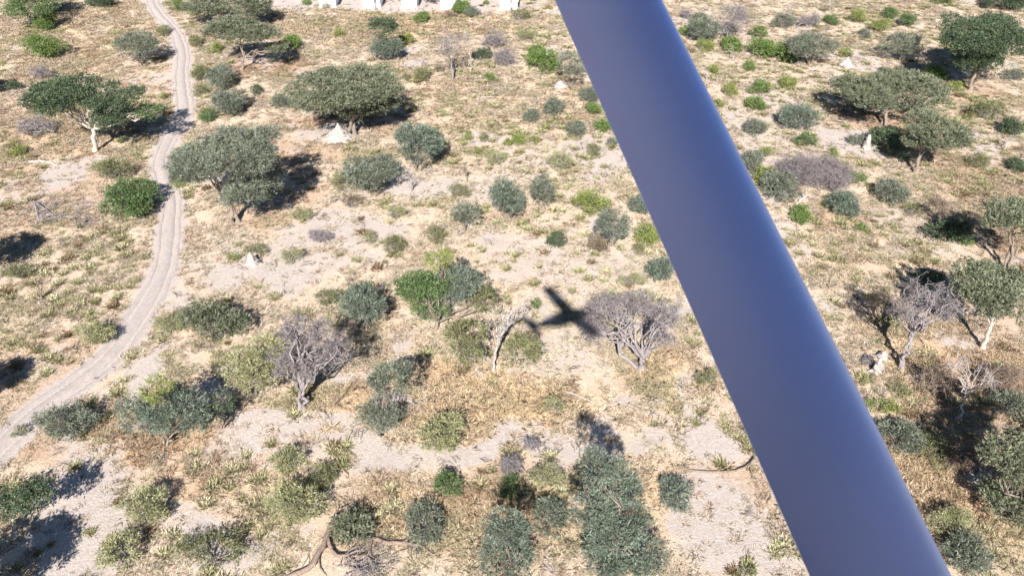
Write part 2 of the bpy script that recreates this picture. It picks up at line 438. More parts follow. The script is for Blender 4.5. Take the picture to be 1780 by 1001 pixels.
def twigs(mb, base, lobes, fork_h, r0, rg, n1=22, n2=5, thick=.026, droop=.25, n_trunk=1):
    """a bare tree: trunk, limbs and a tangle of curved twigs"""
    base = np.asarray(base, float); cen = np.mean([l[0] for l in lobes], 0)
    forks = []
    for q in range(n_trunk):
        b0 = base + (np.array([rg.normal(0, .35), rg.normal(0, .35), 0]) if q else 0)
        fork = base + (cen - base) * np.array([.25, .25, 0]) + np.array([rg.normal(0, .5 * q), rg.normal(0, .3 * q), fork_h])
        p = curve_paths(b0 + [0, 0, -.25], fork, 8, .05, rg)
        tubes(mb, p, (r0 * np.interp(np.linspace(0, 1, 8), [0, .12, 1], [1.5, 1.0, .72]))[None], 8)
        forks.append(fork)
    for j, (c, r) in enumerate(lobes):
        fork = forks[j % len(forks)]
        nl = 6
        tg = c + r * rg.uniform(-.75, .75, (nl, 3)) * [1, 1, .6]
        lp = curve_paths(np.repeat(fork[None], nl, 0), tg, 9, .06, rg, sag=.16)
        tubes(mb, lp, np.tile(np.linspace(r0 * .48, r0 * .16, 9), (nl, 1)), 6)
        # branches: curved walks
        st = lp[rg.integers(0, nl, n1), rg.integers(5, 9, n1)]
        d = norm(rg.normal(0, 1, (n1, 3)) * [1, 1, .9] - [0, 0, .25 * droop])
        en = c + d * r * rg.uniform(.5, 1.0, (n1, 1))
        bp = curve_paths(st, en, 8, .12, rg, sag=.22)
        tubes(mb, bp, np.tile(np.linspace(max(.03, r0 * .2), thick * .7, 8), (n1, 1)), 4, rg.random(n1))
        # twigs
        m = n1 * n2
        bi = np.repeat(np.arange(n1), n2); st = bp[bi, rg.integers(2, 8, m)]
        ln = rg.uniform(.18, .42, (m, 1)) * np.mean(r)
        d = norm(rg.normal(0, 1, (m, 3)) * [1, 1, .85] + norm(st - c) * .35)
        en = st + d * ln; en[:, 2] -= droop * ln[:, 0] * rg.random(m)
        tp = curve_paths(st, en, 6, .16, rg, sag=.18)
        tubes(mb, tp, np.tile(np.linspace(thick * .8, thick * .4, 6), (m, 1)), 3, rg.random(m))

# size of a crown from where it stands and how wide and tall it shows
def lobe_radii(px_w, px_h, depth, dep, k):
    s = F_PX / depth
    rx = px_w / 2 / s; rz = k * rx; hh = px_h / 2 / s
    q = hh ** 2 - (rz * cos(dep)) ** 2
    ry = math.sqrt(max(q, 0)) / sin(dep)
    if ry < .6 * rx:
        ry = .6 * rx; q2 = hh ** 2 - (ry * sin(dep)) ** 2
        rz = max(math.sqrt(max(q2, 0)) / cos(dep), .32 * rx)
    ry = min(ry, 1.5 * rx)
    return np.array([rx, ry, rz])
def tree_lobe(box, ybase, k=.5, dy=0.0):
    x0, y0, x1, y1 = box
    c = on_y((x0 + x1) / 2, (y0 + y1) / 2, ybase + dy)
    dep = math.asin((CAM_H - c[2]) / np.linalg.norm(c - CAM))
    return c, lobe_radii(x1 - x0, y1 - y0, depth_of(c), dep, k)
def shrub_lobe(box, k=.75):
    x0, y0, x1, y1 = box; zc = .6
    for _ in range(4):
        c = on_z((x0 + x1) / 2, (y0 + y1) / 2, zc)
        dep = math.asin((CAM_H - c[2]) / np.linalg.norm(c - CAM))
        r = lobe_radii(x1 - x0, y1 - y0, depth_of(c), dep, k)
        zc = r[2] * .72
    return c, r

def rel(lobes, o):
    o = np.asarray(o)
    return [(c - o, r) for c, r in lobes]

_seed = [100]
def nrg():
    _seed[0] += 1
    return np.random.default_rng(_seed[0])

CATNAME = {'acacia': 'acacia_tree', 'grey': 'thorn_tree', 'blue': 'thorn_tree', 'green': 'leafy_tree', 'mid': 'leafy_tree', 'dark': 'leafy_tree', 'olive': 'thorn_tree', 'sage': 'thorn_tree'}
def tree(base_px, boxes, sp, label, k=.5, fork=.38, r0=None, bark=None, limbs=2, twig=7, n_trunk=1, dens=1.0, group='living trees of the bush', sub=4, name=None, dy=None):
    rg = nrg()
    b = on_z(*base_px); b[2] = gz(b[0], b[1])
    main = []
    sps = []
    for i, bx in enumerate(boxes):
        s = sp
        if len(bx) == 5: s = bx[4]; bx = bx[:4]
        d = 0 if dy is None else dy[i]
        c, r = tree_lobe(bx, b[1], k, d)
        c[2] = max(c[2], r[2] * .8 + .3)
        main.append((c, r)); sps.append(s)
    root = empty(name or CATNAME.get(sp, 'thorn_tree'), b); tag(root, label, 'tree', group)
    big = max(m[1][0] for m in main)
    R0 = r0 or max(.10, .045 * big + .03)
    lo = min(m[0][2] - m[1][2] for m in main); zc = min(m[0][2] for m in main)
    fh = max(.35, min(fork * (zc - b[2]), zc - b[2] - .2))
    m = MB(); wood(m, (0, 0, 0), rel(main, b), fh, R0, rg, limbs, twig, n_trunk=n_trunk)
    add_obj('trunk', m, bark or BARK, root, True)
    byspec = {}
    for (c, r), s in zip(rel(main, b), sps): byspec.setdefault(s, []).append((c, r))
    for s, ls in byspec.items():
        m = MB()
        for (c, r) in ls: foliage(m, sublobes(c, r, sub + int(r[0] > 4) * 3, rg), s, rg, dens * .8, zmin=.15)
        add_obj('crown', m, LEAF[s], root)
    return root

BUSHNAME = {'acacia': 'thorn_bush', 'grey': 'thorn_bush', 'blue': 'thorn_bush', 'green': 'leafy_bush', 'mid': 'leafy_bush', 'dark': 'leafy_bush', 'olive': 'scrub_bush', 'yellow': 'leafy_bush', 'sage': 'scrub_bush', 'brown': 'dry_bush'}
def bush(box, sp, label, k=.75, dens=1.05, group=None, bare=False):
    rg = nrg()
    c, r = shrub_lobe(box, k)
    b = np.array([c[0], c[1], gz(c[0], c[1])])
    root = empty(BUSHNAME[sp], b)
    tag(root, label, 'bush', group or {'green': 'green bushes', 'mid': 'green bushes', 'dark': 'green bushes', 'yellow': 'green bushes'}.get(sp, 'scrub bushes'))
    cc = c - b
    # stems fan out from the base
    m = MB(); n = int(np.clip(8 + 5 * r[0], 8, 26))
    d = norm(rg.normal(0, 1, (n, 3)) * [1, 1, .5] + [0, 0, .55]); d[:, 2] = np.abs(d[:, 2])
    st = rg.normal(0, .08 * r[0], (n, 3)) * [1, 1, 0] + [0, 0, -.15]
    en = cc + d * r * rg.uniform(.7, .98, (n, 1)); en[:, 2] = np.maximum(en[:, 2], .1)
    tubes(m, curve_paths(st, en, 6, .05, rg, sag=.06), np.tile(np.linspace(.018 + .016 * r[0], .010, 6), (n, 1)), 4)
    add_obj('stem', m, BARK if sp in ('green', 'mid', 'dark', 'yellow') else DEAD, root, True)
    m = MB()
    small = r[0] < 1.4
    ls = sublobes(cc, r, 3 if small else 6, rg)
    foliage(m, ls, sp, rg, dens * (1.35 if small else .95), zmin=.03)
    add_obj('foliage', m, LEAF[sp], root)
    return root

def dead_tree(base_px, boxes, label, mat=None, k=.6, fork=.4, r0=None, n1=22, n2=5, thick=.026, n_trunk=1, name='dead_tree', cat='tree', group='bare dead trees', droop=.25):
    rg = nrg()
    b = on_z(*base_px); b[2] = gz(b[0], b[1])
    main = [tree_lobe(bx, b[1], k) for bx in boxes]
    for c, r in main: c[2] = max(c[2], r[2] * .75 + .1)
    root = empty(name, b); tag(root, label, cat, group)
    zc = min(m_[0][2] for m_ in main) - b[2]
    big = max(m_[1][0] for m_ in main)
    m = MB(); twigs(m, (0, 0, 0), rel(main, b), max(.3, fork * zc), r0 or max(.08, .05 * big + .03), rg, n1, n2, thick, droop, n_trunk)
    add_obj('branches', m, mat or DEAD, root, True)
    return root
def twig_bush(box, label, mat=None, k=.8, n1=30, n2=6, thick=.024, group='bare twiggy bushes'):
    rg = nrg()
    c, r = shrub_lobe(box, k); b = np.array([c[0], c[1], gz(c[0], c[1])])
    o = MB(); twigs(o, (0, 0, 0), [(c - b, r), (c - b + r * [.3, .1, 0], r * .7), (c - b + r * [-.35, 0, 0], r * .65)], .12, .05 + .015 * r[0], rg, n1, n2, thick, .1, 3)
    ob = add_obj('bare_bush', o, mat or DEAD, None, True, b); tag(ob, label, 'bush', group)
    return ob

def px_path(pts):
    """points given as (px, py, height above ground)"""
    return np.array([on_z(p[0], p[1], p[2]) + np.array([0, 0, 0]) for p in pts])
def log(paths, label, mat=None, name='fallen_log', cat='log', group='fallen dead wood', n=14):
    """paths: list of (pixel points with height, r_start, r_end)"""
    rg = nrg()
    first = px_path(paths[0][0])[0]; b = np.array([first[0], first[1], gz(first[0], first[1])])
    m = MB()
    for pts, ra, rb in paths:
        p = px_path(pts) - b
        t = np.linspace(0, 1, len(p)); tt = np.linspace(0, 1, n)
        q = np.stack([np.interp(tt, t, p[:, i]) for i in range(3)], 1)
        q[1:-1] = (q[:-2] + 2 * q[1:-1] + q[2:]) / 4 + rg.normal(0, ra * .22, (n - 2, 3))
        rr = np.linspace(ra, rb, n) * rg.uniform(.9, 1.1, n)
        q = np.vstack([q[:1], q, q[-1:]]); rr = np.r_[.002, rr, .002]
        tubes(m, q[None], rr[None], 7)
    o = add_obj(name, m, mat or DEAD, None, True, b); tag(o, label, cat, group)
    return o
def brush_pile(box, label, n=40, mat=None, hmax=1.0, r=(.025, .09), name='brush_pile', cat='dead wood', group='fallen dead wood'):
    rg = nrg(); x0, y0, x1, y1 = box
    c = on_z((x0 + x1) / 2, (y0 + y1) / 2); b = np.array([c[0], c[1], gz(c[0], c[1])])
    px = np.stack([rg.uniform(x0, x1, n), rg.uniform(y0, y1, n)], 1)
    A = np.array([on_z(p[0], p[1]) for p in px]) - b
    ang = rg.normal(.25, .8, n); L = rg.uniform(.8, 3.6, n)
    B = A + np.stack([np.cos(ang) * L, np.sin(ang) * L, rg.uniform(.0, hmax, n)], 1)
    A[:, 2] = rg.uniform(.0, .35, n)
    m = MB(); ra = rg.uniform(r[0], r[1], n)
    p = curve_paths(A, B, 9, .07, rg, sag=.08)
    tubes(m, p, np.stack([np.linspace(q, q * .35, 9) for q in ra]), 5)
    k = n * 3; bi = rg.integers(0, n, k); st = p[bi, rg.integers(2, 9, k)]
    en = st + norm(rg.normal(0, 1, (k, 3)) * [1, 1, .6]) * rg.uniform(.4, 1.4, (k, 1)); en[:, 2] = np.maximum(en[:, 2], .02)
    tubes(m, curve_paths(st, en, 6, .1, rg), np.tile(np.linspace(.022, .010, 6), (k, 1)), 3)
    o = add_obj(name, m, mat or DEAD, None, True, b); tag(o, label, cat, group); return o
def mound(box, label, peak=.5, mat=None, sharp=1.5, group='pale termite mounds', hk=1.0):
    """a termite mound: lumpy cone"""
    rg = nrg(); x0, y0, x1, y1 = box
    b = on_z((x0 + x1) / 2, y1 - (y1 - y0) * .18); s = F_PX / depth_of(b)
    dep = math.asin(CAM_H / np.linalg.norm(b - CAM))
    R = (x1 - x0) / 2 / s; Hh = max(.4, ((y1 - y0) / s - .9 * R * sin(dep)) / cos(dep)) * hk
    b[2] = gz(b[0], b[1]) - .05
    n, kx = 14, 26
    t = np.linspace(0, 1, n); ang = np.arange(kx) * 2 * pi / kx
    rad = R * (1 - t) ** sharp + .04 * R; rad[-1] = .01
    A, Tm = np.meshgrid(ang, t)
    lump = 1 + .45 * (vnoise(np.cos(A) * 2.2 + Tm * 5 + b[0], np.sin(A) * 2.2 + Tm * 4 + b[1], .6, 3) - .5) * 2 + .5 * (vnoise(np.cos(A) * 3 + Tm * 9, np.sin(A) * 3 - Tm * 8 + b[0], .5, 8) - .5) + .12 * (rg.random(A.shape) - .5)
    rr = rad[:, None] * lump
    off = (peak - .5) * R * Tm
    zz_ = Tm * Hh * (1 + .12 * (rg.random(A.shape) - .5))
    V = np.stack([rr * np.cos(A) + off, rr * np.sin(A) * .85, zz_], -1)
    idx = np.arange(n * kx).reshape(n, kx)
    a = idx[:-1]; c = idx[1:]
    m = MB(); m.add(V.reshape(-1, 3), np.stack([a, np.roll(a, -1, 1), np.roll(c, -1, 1), c], -1).reshape(-1, 4))
    o = add_obj('termite_mound', m, mat or MOUND, None, True, b); tag(o, label, 'termite mound', group); return o
def mound_mat():
    m, nt, b = new_mat('chalky termite clay')
    c = mixc(nt, ramp(nt, noise(nt, 2.2, 6, .7), .3, .7), (.26, .225, .205), (.47, .43, .405))
    nt.links.new(c, b.inputs['Base Color']); b.inputs['Roughness'].default_value = .95
    bump(nt, b, noise(nt, 5, 6, .7), .8, .12); return m
MOUND = mound_mat()

# ------------------------------------------------------------------ the aircraft the photograph is taken from
def paint_mat(name, col, rough=.28):
    m, nt, b = new_mat(name)
    n = noise(nt, 60, 4)
    c = mixc(nt, ramp(nt, noise(nt, 3.0, 5), .3, .7), tuple(x * .96 for x in col), col)
    nt.links.new(c, b.inputs['Base Color'])
    b.inputs['Roughness'].default_value = rough; b.inputs['Specular IOR Level'].default_value = .5
    bump(nt, b, n, .06, .004)
    return m
PAINT = paint_mat('blue tinted aircraft paint', (.46, .50, .66))  # blue put into the unseen wing colour to tint the strut's reflection
STRUTP = paint_mat('sky tinted strut paint', (.55, .64, .98), .42)  # blue of the skylight is put into the base colour
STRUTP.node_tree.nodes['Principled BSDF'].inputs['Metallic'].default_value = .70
STRUTP.node_tree.nodes['Principled BSDF'].inputs['Specular Tint'].default_value = (.38, .58, 1.0, 1)  # blue sky reflection tinted into the strut's grazing edge
RUBBER, _nt, _b = new_mat('tyre rubber'); _b.inputs['Base Color'].default_value = (.02, .02, .02, 1); _b.inputs['Roughness'].default_value = .8
METAL, _nt, _b = new_mat('bare metal'); _b.inputs['Base Color'].default_value = (.5, .5, .5, 1); _b.inputs['Metallic'].default_value = 1; _b.inputs['Roughness'].default_value = .35
GLASS, _nt, _b = new_mat('tinted window'); _b.inputs['Base Color'].default_value = (.03, .035, .04, 1); _b.inputs['Roughness'].default_value = .06
def loft(mb, rings, cap=True):
    """rings (N,K,3)"""
    R_ = np.asarray(rings, float); N, K, _ = R_.shape
    idx = np.arange(N * K).reshape(N, K); a = idx[:-1]; b = idx[1:]
    f = np.stack([a, np.roll(a, -1, 1), np.roll(b, -1, 1), b], -1).reshape(-1, 4)
    mb.add(R_.reshape(-1, 3), f)
    if cap:
        for r_, fl in ((R_[0], 1), (R_[-1], 0)):
            c = r_.mean(0); V = np.vstack([r_, c[None]]); i = np.arange(K)
            mb.add(V, np.stack([i, np.roll(i, -1), np.full(K, K)], 1) if not fl else np.stack([np.roll(i, -1), i, np.full(K, K)], 1))
HEAD = radians(30.0); PLANE_PITCH = radians(2.0)
hx = np.array([cos(HEAD) * cos(PLANE_PITCH), sin(HEAD) * cos(PLANE_PITCH), -sin(PLANE_PITCH)])
hy = np.array([-sin(HEAD), cos(HEAD), 0.0]); hz = np.cross(hx, hy)
RM = np.stack([hx, hy, hz], 1)                     # local -> world
ORG = CAM - RM @ np.array([0, .76, 0])
def to_local(p): return RM.T @ (np.asarray(p) - ORG)
plane = empty('light_aircraft', ORG)
plane.rotation_euler = (0, PLANE_PITCH, HEAD)
tag(plane, 'high-wing light aircraft whose broad grey wing strut crosses the view', 'aircraft')
# fuselage shell with one window hinged open
secs = [(3.02, .36, -.76, -.16), (2.8, .50, -.90, -.04), (2.2, .62, -1.05, .06), (1.75, .67, -1.2, .12), (1.3, .68, -1.28, .48), (.8, .68, -1.32, .56), (.40, .68, -1.32, .56), (.1, .68, -1.32, .56),
        (-.25, .68, -1.31, .55), (-.6, .68, -1.29, .54), (-1.0, .66, -1.24, .52), (-1.6, .60, -1.06, .46), (-2.4, .48, -.80, .36), (-3.4, .35, -.52, .26), (-4.5, .22, -.24, .18), (-5.4, .10, -.06, .12)]
K = 40; rings = []
for (x, w, zb, zt) in secs:
    a = np.linspace(0, 2 * pi, K, endpoint=False); c, s = np.cos(a), np.sin(a); e = 2 / 5.0
    yy = w * np.sign(c) * np.abs(c) ** e; zq = (zt + zb) / 2 + (zt - zb) / 2 * np.sign(s) * np.abs(s) ** e
    rings.append(np.stack([np.full(K, x), yy, zq], 1))
m = MB(); loft(m, rings)
F0 = m.f[0]; V0 = m.v[0]; cen = V0[F0].mean(1)
hole = (cen[:, 1] > .6) & (cen[:, 0] > -.6) & (cen[:, 0] < .8) & (cen[:, 2] > -.62) & (cen[:, 2] < .38)
m.f[0] = F0[~hole]
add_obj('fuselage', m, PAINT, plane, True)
def slab(name, x0, x1, y0, y1, z0, z1, mat):
    m = MB(); V = [(x, y, z) for x in (x0, x1) for y in (y0, y1) for z in (z0, z1)]
    m.add(V, [(0, 1, 3, 2), (4, 6, 7, 5), (0, 4, 5, 1), (2, 3, 7, 6), (0, 2, 6, 4), (1, 5, 7, 3)])
    return add_obj(name, m, mat, plane)
for (x0, x1) in ((.85, 1.5), (-.05, .7), (-.9, -.2)): slab('window', x0, x1, -.70, -.675, -.22, .3, GLASS)
slab('window', .88, 1.3, .675, .70, -.22, .3, GLASS); slab('window', -1.15, -.72, .655, .69, -.2, .26, GLASS)
slab('cabin_floor', -1.3, 1.6, -.5, .5, -1.18, -1.14, METAL)
def foil(chord, thick, n=22):
    t = np.linspace(0, 1, n); x = .5 * (1 - np.cos(pi * t))
    y = 5 * thick * (.2969 * np.sqrt(x) - .126 * x - .3516 * x ** 2 + .2843 * x ** 3 - .1036 * x ** 4)
    up = np.stack([-x, y], 1); lo = np.stack([-x, -.6 * y], 1)[::-1][1:-1]
    return np.vstack([up, lo]) * chord
for sgn in (1, -1):
    m = MB(); rg_ = []
    for (yy, ch, zz_) in ((0.02, 1.85, .64), (2.8, 1.85, .71), (5.45, 1.45, .78), (5.66, 1.15, .79)):
        f = foil(ch, .125); le = 1.42 - (1.85 - ch) * .25
        rg_.append(np.stack([le + f[:, 0], np.full(len(f), sgn * yy), zz_ + f[:, 1]], 1))
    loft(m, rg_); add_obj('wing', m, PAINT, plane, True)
    m = MB(); rg_ = []
    for (yy, ch) in ((.03, 1.15), (2.1, .9), (2.25, .7)):
        f = foil(ch, .09); rg_.append(np.stack([-4.5 - (1.15 - ch) * .5 + f[:, 0], np.full(len(f), sgn * yy), .06 + f[:, 1]], 1))
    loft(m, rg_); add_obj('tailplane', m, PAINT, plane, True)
    m = MB(); tubes(m, np.array([[-.1, sgn * .35, -1.22], [-.1, sgn * .75, -1.55], [-.12, sgn * 1.02, -2.05]]), np.array([.06, .05, .045]), 10)
    add_obj('landing_gear_leg', m, METAL, plane, True)
def wheel(x, y, z, r=.27, w=.085):
    m = MB(); a = np.linspace(0, 2 * pi, 28, endpoint=False); prof = [(.45, -1), (.85, -1), (1, -.55), (1, .55), (.85, 1), (.45, 1)]
    rg_ = [np.stack([x + np.cos(a) * r * p, np.full(28, y + w * q), z + np.sin(a) * r * p], 1) for p, q in prof]
    loft(m, rg_); add_obj('wheel', m, RUBBER, plane, True)
wheel(-.12, 1.1, -2.08); wheel(-.12, -1.1, -2.08); wheel(2.25, 0, -2.0, .22)
m = MB(); tubes(m, np.array([[2.25, 0, -.95], [2.25, 0, -1.4], [2.25, .0, -1.95]]), np.array([.05, .04, .035]), 8); add_obj('nose_gear_leg', m, METAL, plane, True)
m = MB(); rg_ = []
for (zz_, ch, le) in ((.08, 1.5, -3.95), (.45, 1.05, -4.45), (1.35, .62, -5.0), (1.42, .45, -5.1)):
    f = foil(ch, .09); rg_.append(np.stack([le + f[:, 0], f[:, 1], np.full(len(f), zz_)], 1))
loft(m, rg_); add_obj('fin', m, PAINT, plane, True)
m = MB(); a = np.linspace(0, 2 * pi, 20, endpoint=False)
loft(m, [np.stack([np.full(20, x), np.cos(a) * r, -.45 + np.sin(a) * r], 1) for x, r in ((3.03, .17), (3.12, .16), (3.25, .10), (3.33, .01))]); add_obj('spinner', m, METAL, plane, True)
for q in range(3):
    th = radians(90 + 120 * q); d = np.array([0, cos(th), sin(th)]); s_ = np.array([0, -sin(th), cos(th)])
    rg_ = []
    for (u, w_) in ((.12, .09), (.45, .15), (.8, .13), (1.0, .06)):
        c = np.array([3.12, 0, -.45]) + d * u
        rg_.append(np.stack([c + s_ * w_ * cos(t_) * .5 + np.array([1, 0, 0]) * (.03 * sin(t_) + .04 * cos(t_)) for t_ in np.linspace(0, 2 * pi, 10, endpoint=False)]))
    m = MB(); loft(m, rg_); add_obj('propeller_blade', m, RUBBER, plane, True)
# wing struts: streamlined section, lower end at the fuselage, upper end under the wing
def at_depth(px, py, d): return CAM + ray(px, py) * d
STRUT_D0, STRUT_K, STRUT_CH, STRUT_TH = 1.15, 1.325, .227, .056
Q1 = to_local(at_depth(1532, 1001, STRUT_D0)); Q2 = to_local(at_depth(1058, 0, STRUT_D0 * STRUT_K))
ax = (Q2 - Q1) / np.linalg.norm(Q2 - Q1)
lo_ = Q1 + ax * ((.60 - Q1[1]) / ax[1]); hi_ = Q1 + ax * ((.64 - Q1[2]) / ax[2])
ee = np.array([1.0, 0, 0]) - ax * ax[0]; ee /= np.linalg.norm(ee); nn_ = np.cross(ee, ax); nn_ = nn_ if nn_[2] > 0 else -nn_
TW = radians(0)
ee, nn_ = ee * cos(TW) + nn_ * sin(TW), nn_ * cos(TW) - ee * sin(TW)
tt = np.linspace(0, 1, 30); xs = .5 * (1 - np.cos(pi * tt))
hh = STRUT_TH / 2 * (xs / .32) ** .5 * np.where(xs < .32, np.sqrt(np.maximum(2 - xs / .32, 0)), 0)
hh = np.where(xs < .32, STRUT_TH / 2 * np.sqrt(np.maximum(1 - ((xs - .32) / .32) ** 2, 0)), STRUT_TH / 2 * np.cos((xs - .32) / .68 * pi / 2 * .995) ** .85)
prof_ = np.vstack([np.stack([.5 - xs, hh / STRUT_CH], 1), np.stack([.5 - xs, -hh / STRUT_CH], 1)[::-1][1:-1]]) * STRUT_CH
for sgn in (1, -1):
    rg_ = []
    for t_ in np.linspace(0, 1, 6):
        c = lo_ * (1 - t_) + hi_ * t_
        ring = c + prof_[:, :1] * ee + prof_[:, 1:] * nn_
        ring[:, 1] *= sgn; rg_.append(ring)
    m = MB(); loft(m, rg_)
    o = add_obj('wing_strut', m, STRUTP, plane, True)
    if sgn == 1: o['label'] = 'broad smooth grey wing strut crossing the view diagonally'

# ------------------------------------------------------------------ trees
tree((165, 263), [(48, 125, 150, 216), (100, 120, 170, 180), (140, 140, 210, 190), (164, 172, 238, 226), (185, 148, 250, 195), (232, 180, 282, 212, 'mid')], 'dark',
     'large left-hand tree with forked pale trunk, its shade falling over the sandy track', name='acacia_tree', k=.5, fork=.62, r0=.42, bark=PALEBARK, limbs=3, sub=5)
dead_tree((62, 234), [(20, 200, 108, 238)], 'low grey leafless bush below the pale-trunked tree left of the track', k=.5, fork=.2, n1=60, n2=6, name='bare_bush', cat='bush', group='bare twiggy bushes')
tree((405, 388), [(297, 225, 400, 330), (360, 212, 494, 320), (385, 275, 490, 365)], 'grey', 'broad grey-green thorn tree with several trunks right beside the sandy track', k=.6, fork=.5, r0=.26, limbs=3, n_trunk=3, sub=6)
tree((617, 234), [(500, 118, 625, 200), (570, 105, 696, 205), (540, 150, 690, 214)], 'acacia', 'wide flat-topped acacia standing over the white termite mound', k=.42, fork=.5, r0=.40, limbs=3, n_trunk=2, sub=6)
tree((420, 122), [(355, 30, 487, 80), (462, 62, 502, 106)], 'acacia', 'umbrella-shaped acacia above the bare red ground near the top left', k=.4, fork=.6, r0=.26, limbs=3, sub=5)
tree((398, 46), [(318, -12, 395, 34), (380, -18, 470, 32)], 'acacia', 'grey acacia cut by the top edge, just left of the leftmost tent', k=.5, fork=.5, r0=.28, sub=5)
tree((246, 114), [(200, 57, 272, 106)], 'grey', 'small grey thorn tree throwing a dark shadow towards the upper track', k=.6, fork=.3, r0=.13, n_trunk=3)
tree((50, 43), [(5, -28, 112, 38)], 'mid', 'green tree cut by the top left corner of the photo', k=.55, fork=.5, r0=.2, bark=PALEBARK)
tree((665, 104), [(635, 30, 692, 68, 'dark'), (640, 60, 708, 103, 'blue')], 'dark', 'two-tiered dark tree standing alone in pale grass below the tents', k=.6, fork=.4, r0=.18)
tree((995, 156), [(963, 82, 1025, 140)], 'grey', 'grey thin-leaved tree over a pale mound, touching the strut', k=.6, fork=.3, r0=.16, n_trunk=3, dens=.55)
tree((1406, 113), [(1365, 55, 1455, 104)], 'grey', 'small umbrella thorn tree right of the strut near the bright green bushes', k=.5, fork=.5, r0=.16, n_trunk=2)
tree((1685, 158), [(1630, 18, 1735, 112), (1690, 10, 1790, 118), (1640, 60, 1760, 132)], 'dark', 'big dark tree in the top right corner', k=.6, fork=.55, r0=.38, bark=BARK, limbs=3, sub=6)
tree((1565, 106), [(1520, 55, 1607, 103)], 'grey', 'rounded grey thorn tree left of the big dark corner tree', k=.6, fork=.25, r0=.14, n_trunk=3)
tree((1533, 217), [(1443, 128, 1560, 192), (1520, 122, 1648, 202)], 'acacia', 'flat-topped acacia, the upper of an overlapping pair right of the strut', k=.42, fork=.55, r0=.32, n_trunk=2, limbs=3, sub=6)
tree((1590, 300), [(1575, 193, 1678, 270), (1570, 215, 1630, 268)], 'acacia', 'umbrella acacia, the lower of an overlapping pair right of the strut', k=.42, fork=.5, r0=.24, n_trunk=2, limbs=2, sub=5)
tree((1745, 470), [(1690, 340, 1795, 400), (1735, 345, 1830, 420)], 'acacia', 'open-branched acacia with bare lower limbs at the right edge', k=.4, fork=.5, r0=.22, n_trunk=3, limbs=2, dens=.8)
tree((1708, 608), [(1652, 455, 1760, 545), (1690, 450, 1815, 580)], 'acacia', 'big olive acacia with spreading pale limbs, right edge at mid height', k=.5, fork=.45, r0=.30, limbs=3, bark=PALEBARK, sub=6)
tree((757, 568), [(678, 470, 765, 532, 'mid'), (722, 445, 795, 540, 'mid'), (765, 440, 838, 545, 'blue'), (712, 520, 782, 563, 'mid'), (735, 425, 788, 475, 'yellow'), (808, 495, 870, 548, 'olive')], 'blue',
     'dense green and blue-green tree left of the aeroplane shadow', k=.6, fork=.4, r0=.24, n_trunk=2, sub=5)
tree((800, 640), [(765, 545, 860, 638)], 'olive', 'olive-brown thorn tree directly below the dense green tree', k=.7, fork=.2, r0=.14, n_trunk=3)
tree((722, 296), [(683, 212, 768, 292)], 'blue', 'round blue-grey bushy tree on its own below the flat-topped acacia', k=.75, fork=.25, r0=.14, n_trunk=3)
tree((640, 332), [(595, 265, 697, 335), (568, 292, 640, 338, 'olive')], 'grey', 'low spreading olive-grey tree between the broad track-side tree and the round blue-grey one', k=.5, fork=.25, r0=.12, n_trunk=3)
tree((885, 380), [(850, 305, 918, 378)], 'blue', 'grey round-headed thorn tree, the larger of a touching pair', k=.75, fork=.3, r0=.12, n_trunk=4)
tree((943, 360), [(917, 305, 970, 356)], 'grey', 'grey round-headed thorn tree, the smaller of a touching pair', k=.75, fork=.3, r0=.1, n_trunk=3)
tree((1056, 438), [(1038, 358, 1100, 420)], 'grey', 'slim grey thorn tree with bare stems near the strut, under a yellow-green bush', k=.8, fork=.4, r0=.12, n_trunk=3)
tree((808, 402), [(785, 345, 842, 394)], 'grey', 'small thin grey thorn tree on pale sand above the green tree', k=.7, fork=.45, r0=.10, n_trunk=3, dens=.7)
tree((640, 570), [(583, 487, 682, 568)], 'blue', 'blue-grey thorn tree wedged between the dead grey tree and the green tree', k=.65, fork=.25, r0=.14, n_trunk=3)
tree((860, 640), [(865, 580, 944, 646)], 'olive', 'round olive crown beside the bleached dead trunk', k=.7, fork=.4, r0=.10, bark=PALEBARK)
tree((445, 688), [(385, 585, 508, 692)], 'sage', 'pale sage-green feathery tree left of the dead grey tree', k=.55, fork=.25, r0=.12, n_trunk=3, dens=.75)
tree((655, 755), [(642, 622, 720, 705), (607, 690, 706, 756)], 'grey', 'grey-green tree of two clumps in golden grass right of the dead grey tree', k=.75, fork=.25, r0=.14, n_trunk=3)
tree((285, 772), [(192, 690, 300, 762, 'blue'), (255, 668, 372, 765), (234, 648, 308, 706, 'yellow')], 'blue', 'large blue-grey thorn bush-tree with yellow top leaves beside the track', k=.65, fork=.2, r0=.16, n_trunk=4)
tree((385, 745), [(345, 668, 412, 742)], 'dark', 'dark twiggy thorn bush right behind the large blue-grey one', k=.7, fork=.2, r0=.1, n_trunk=3, dens=.5)
tree((1075, 985), [(1008, 775, 1072, 850), (1045, 800, 1112, 880), (990, 842, 1070, 930), (1055, 862, 1134, 945), (1005, 920, 1090, 1015), (1075, 930, 1164, 1012), (1022, 885, 1112, 975)], 'blue', 'tall dense blue-green thorn tree at the bottom centre', dy=[0, 0, 0, 0, 0, 0, -1.6], k=.8, fork=.3, r0=.2, n_trunk=3, sub=7)
tree((885, 1010), [(842, 880, 920, 960), (830, 930, 930, 1025)], 'blue', 'blue-grey thorn tree cut by the bottom edge, left of the tall dense one', k=.8, fork=.3, r0=.14, n_trunk=3)
tree((1765, 900), [(1705, 755, 1790, 840, 'acacia'), (1700, 830, 1800, 918, 'acacia'), (1750, 735, 1890, 880, 'acacia'), (1765, 690, 1900, 800, 'acacia')], 'acacia', 'green feathery tree at the lower right edge throwing a big dark shadow', dy=[0, 0, 0, 2], k=.6, fork=.4, r0=.3, limbs=3, sub=6)
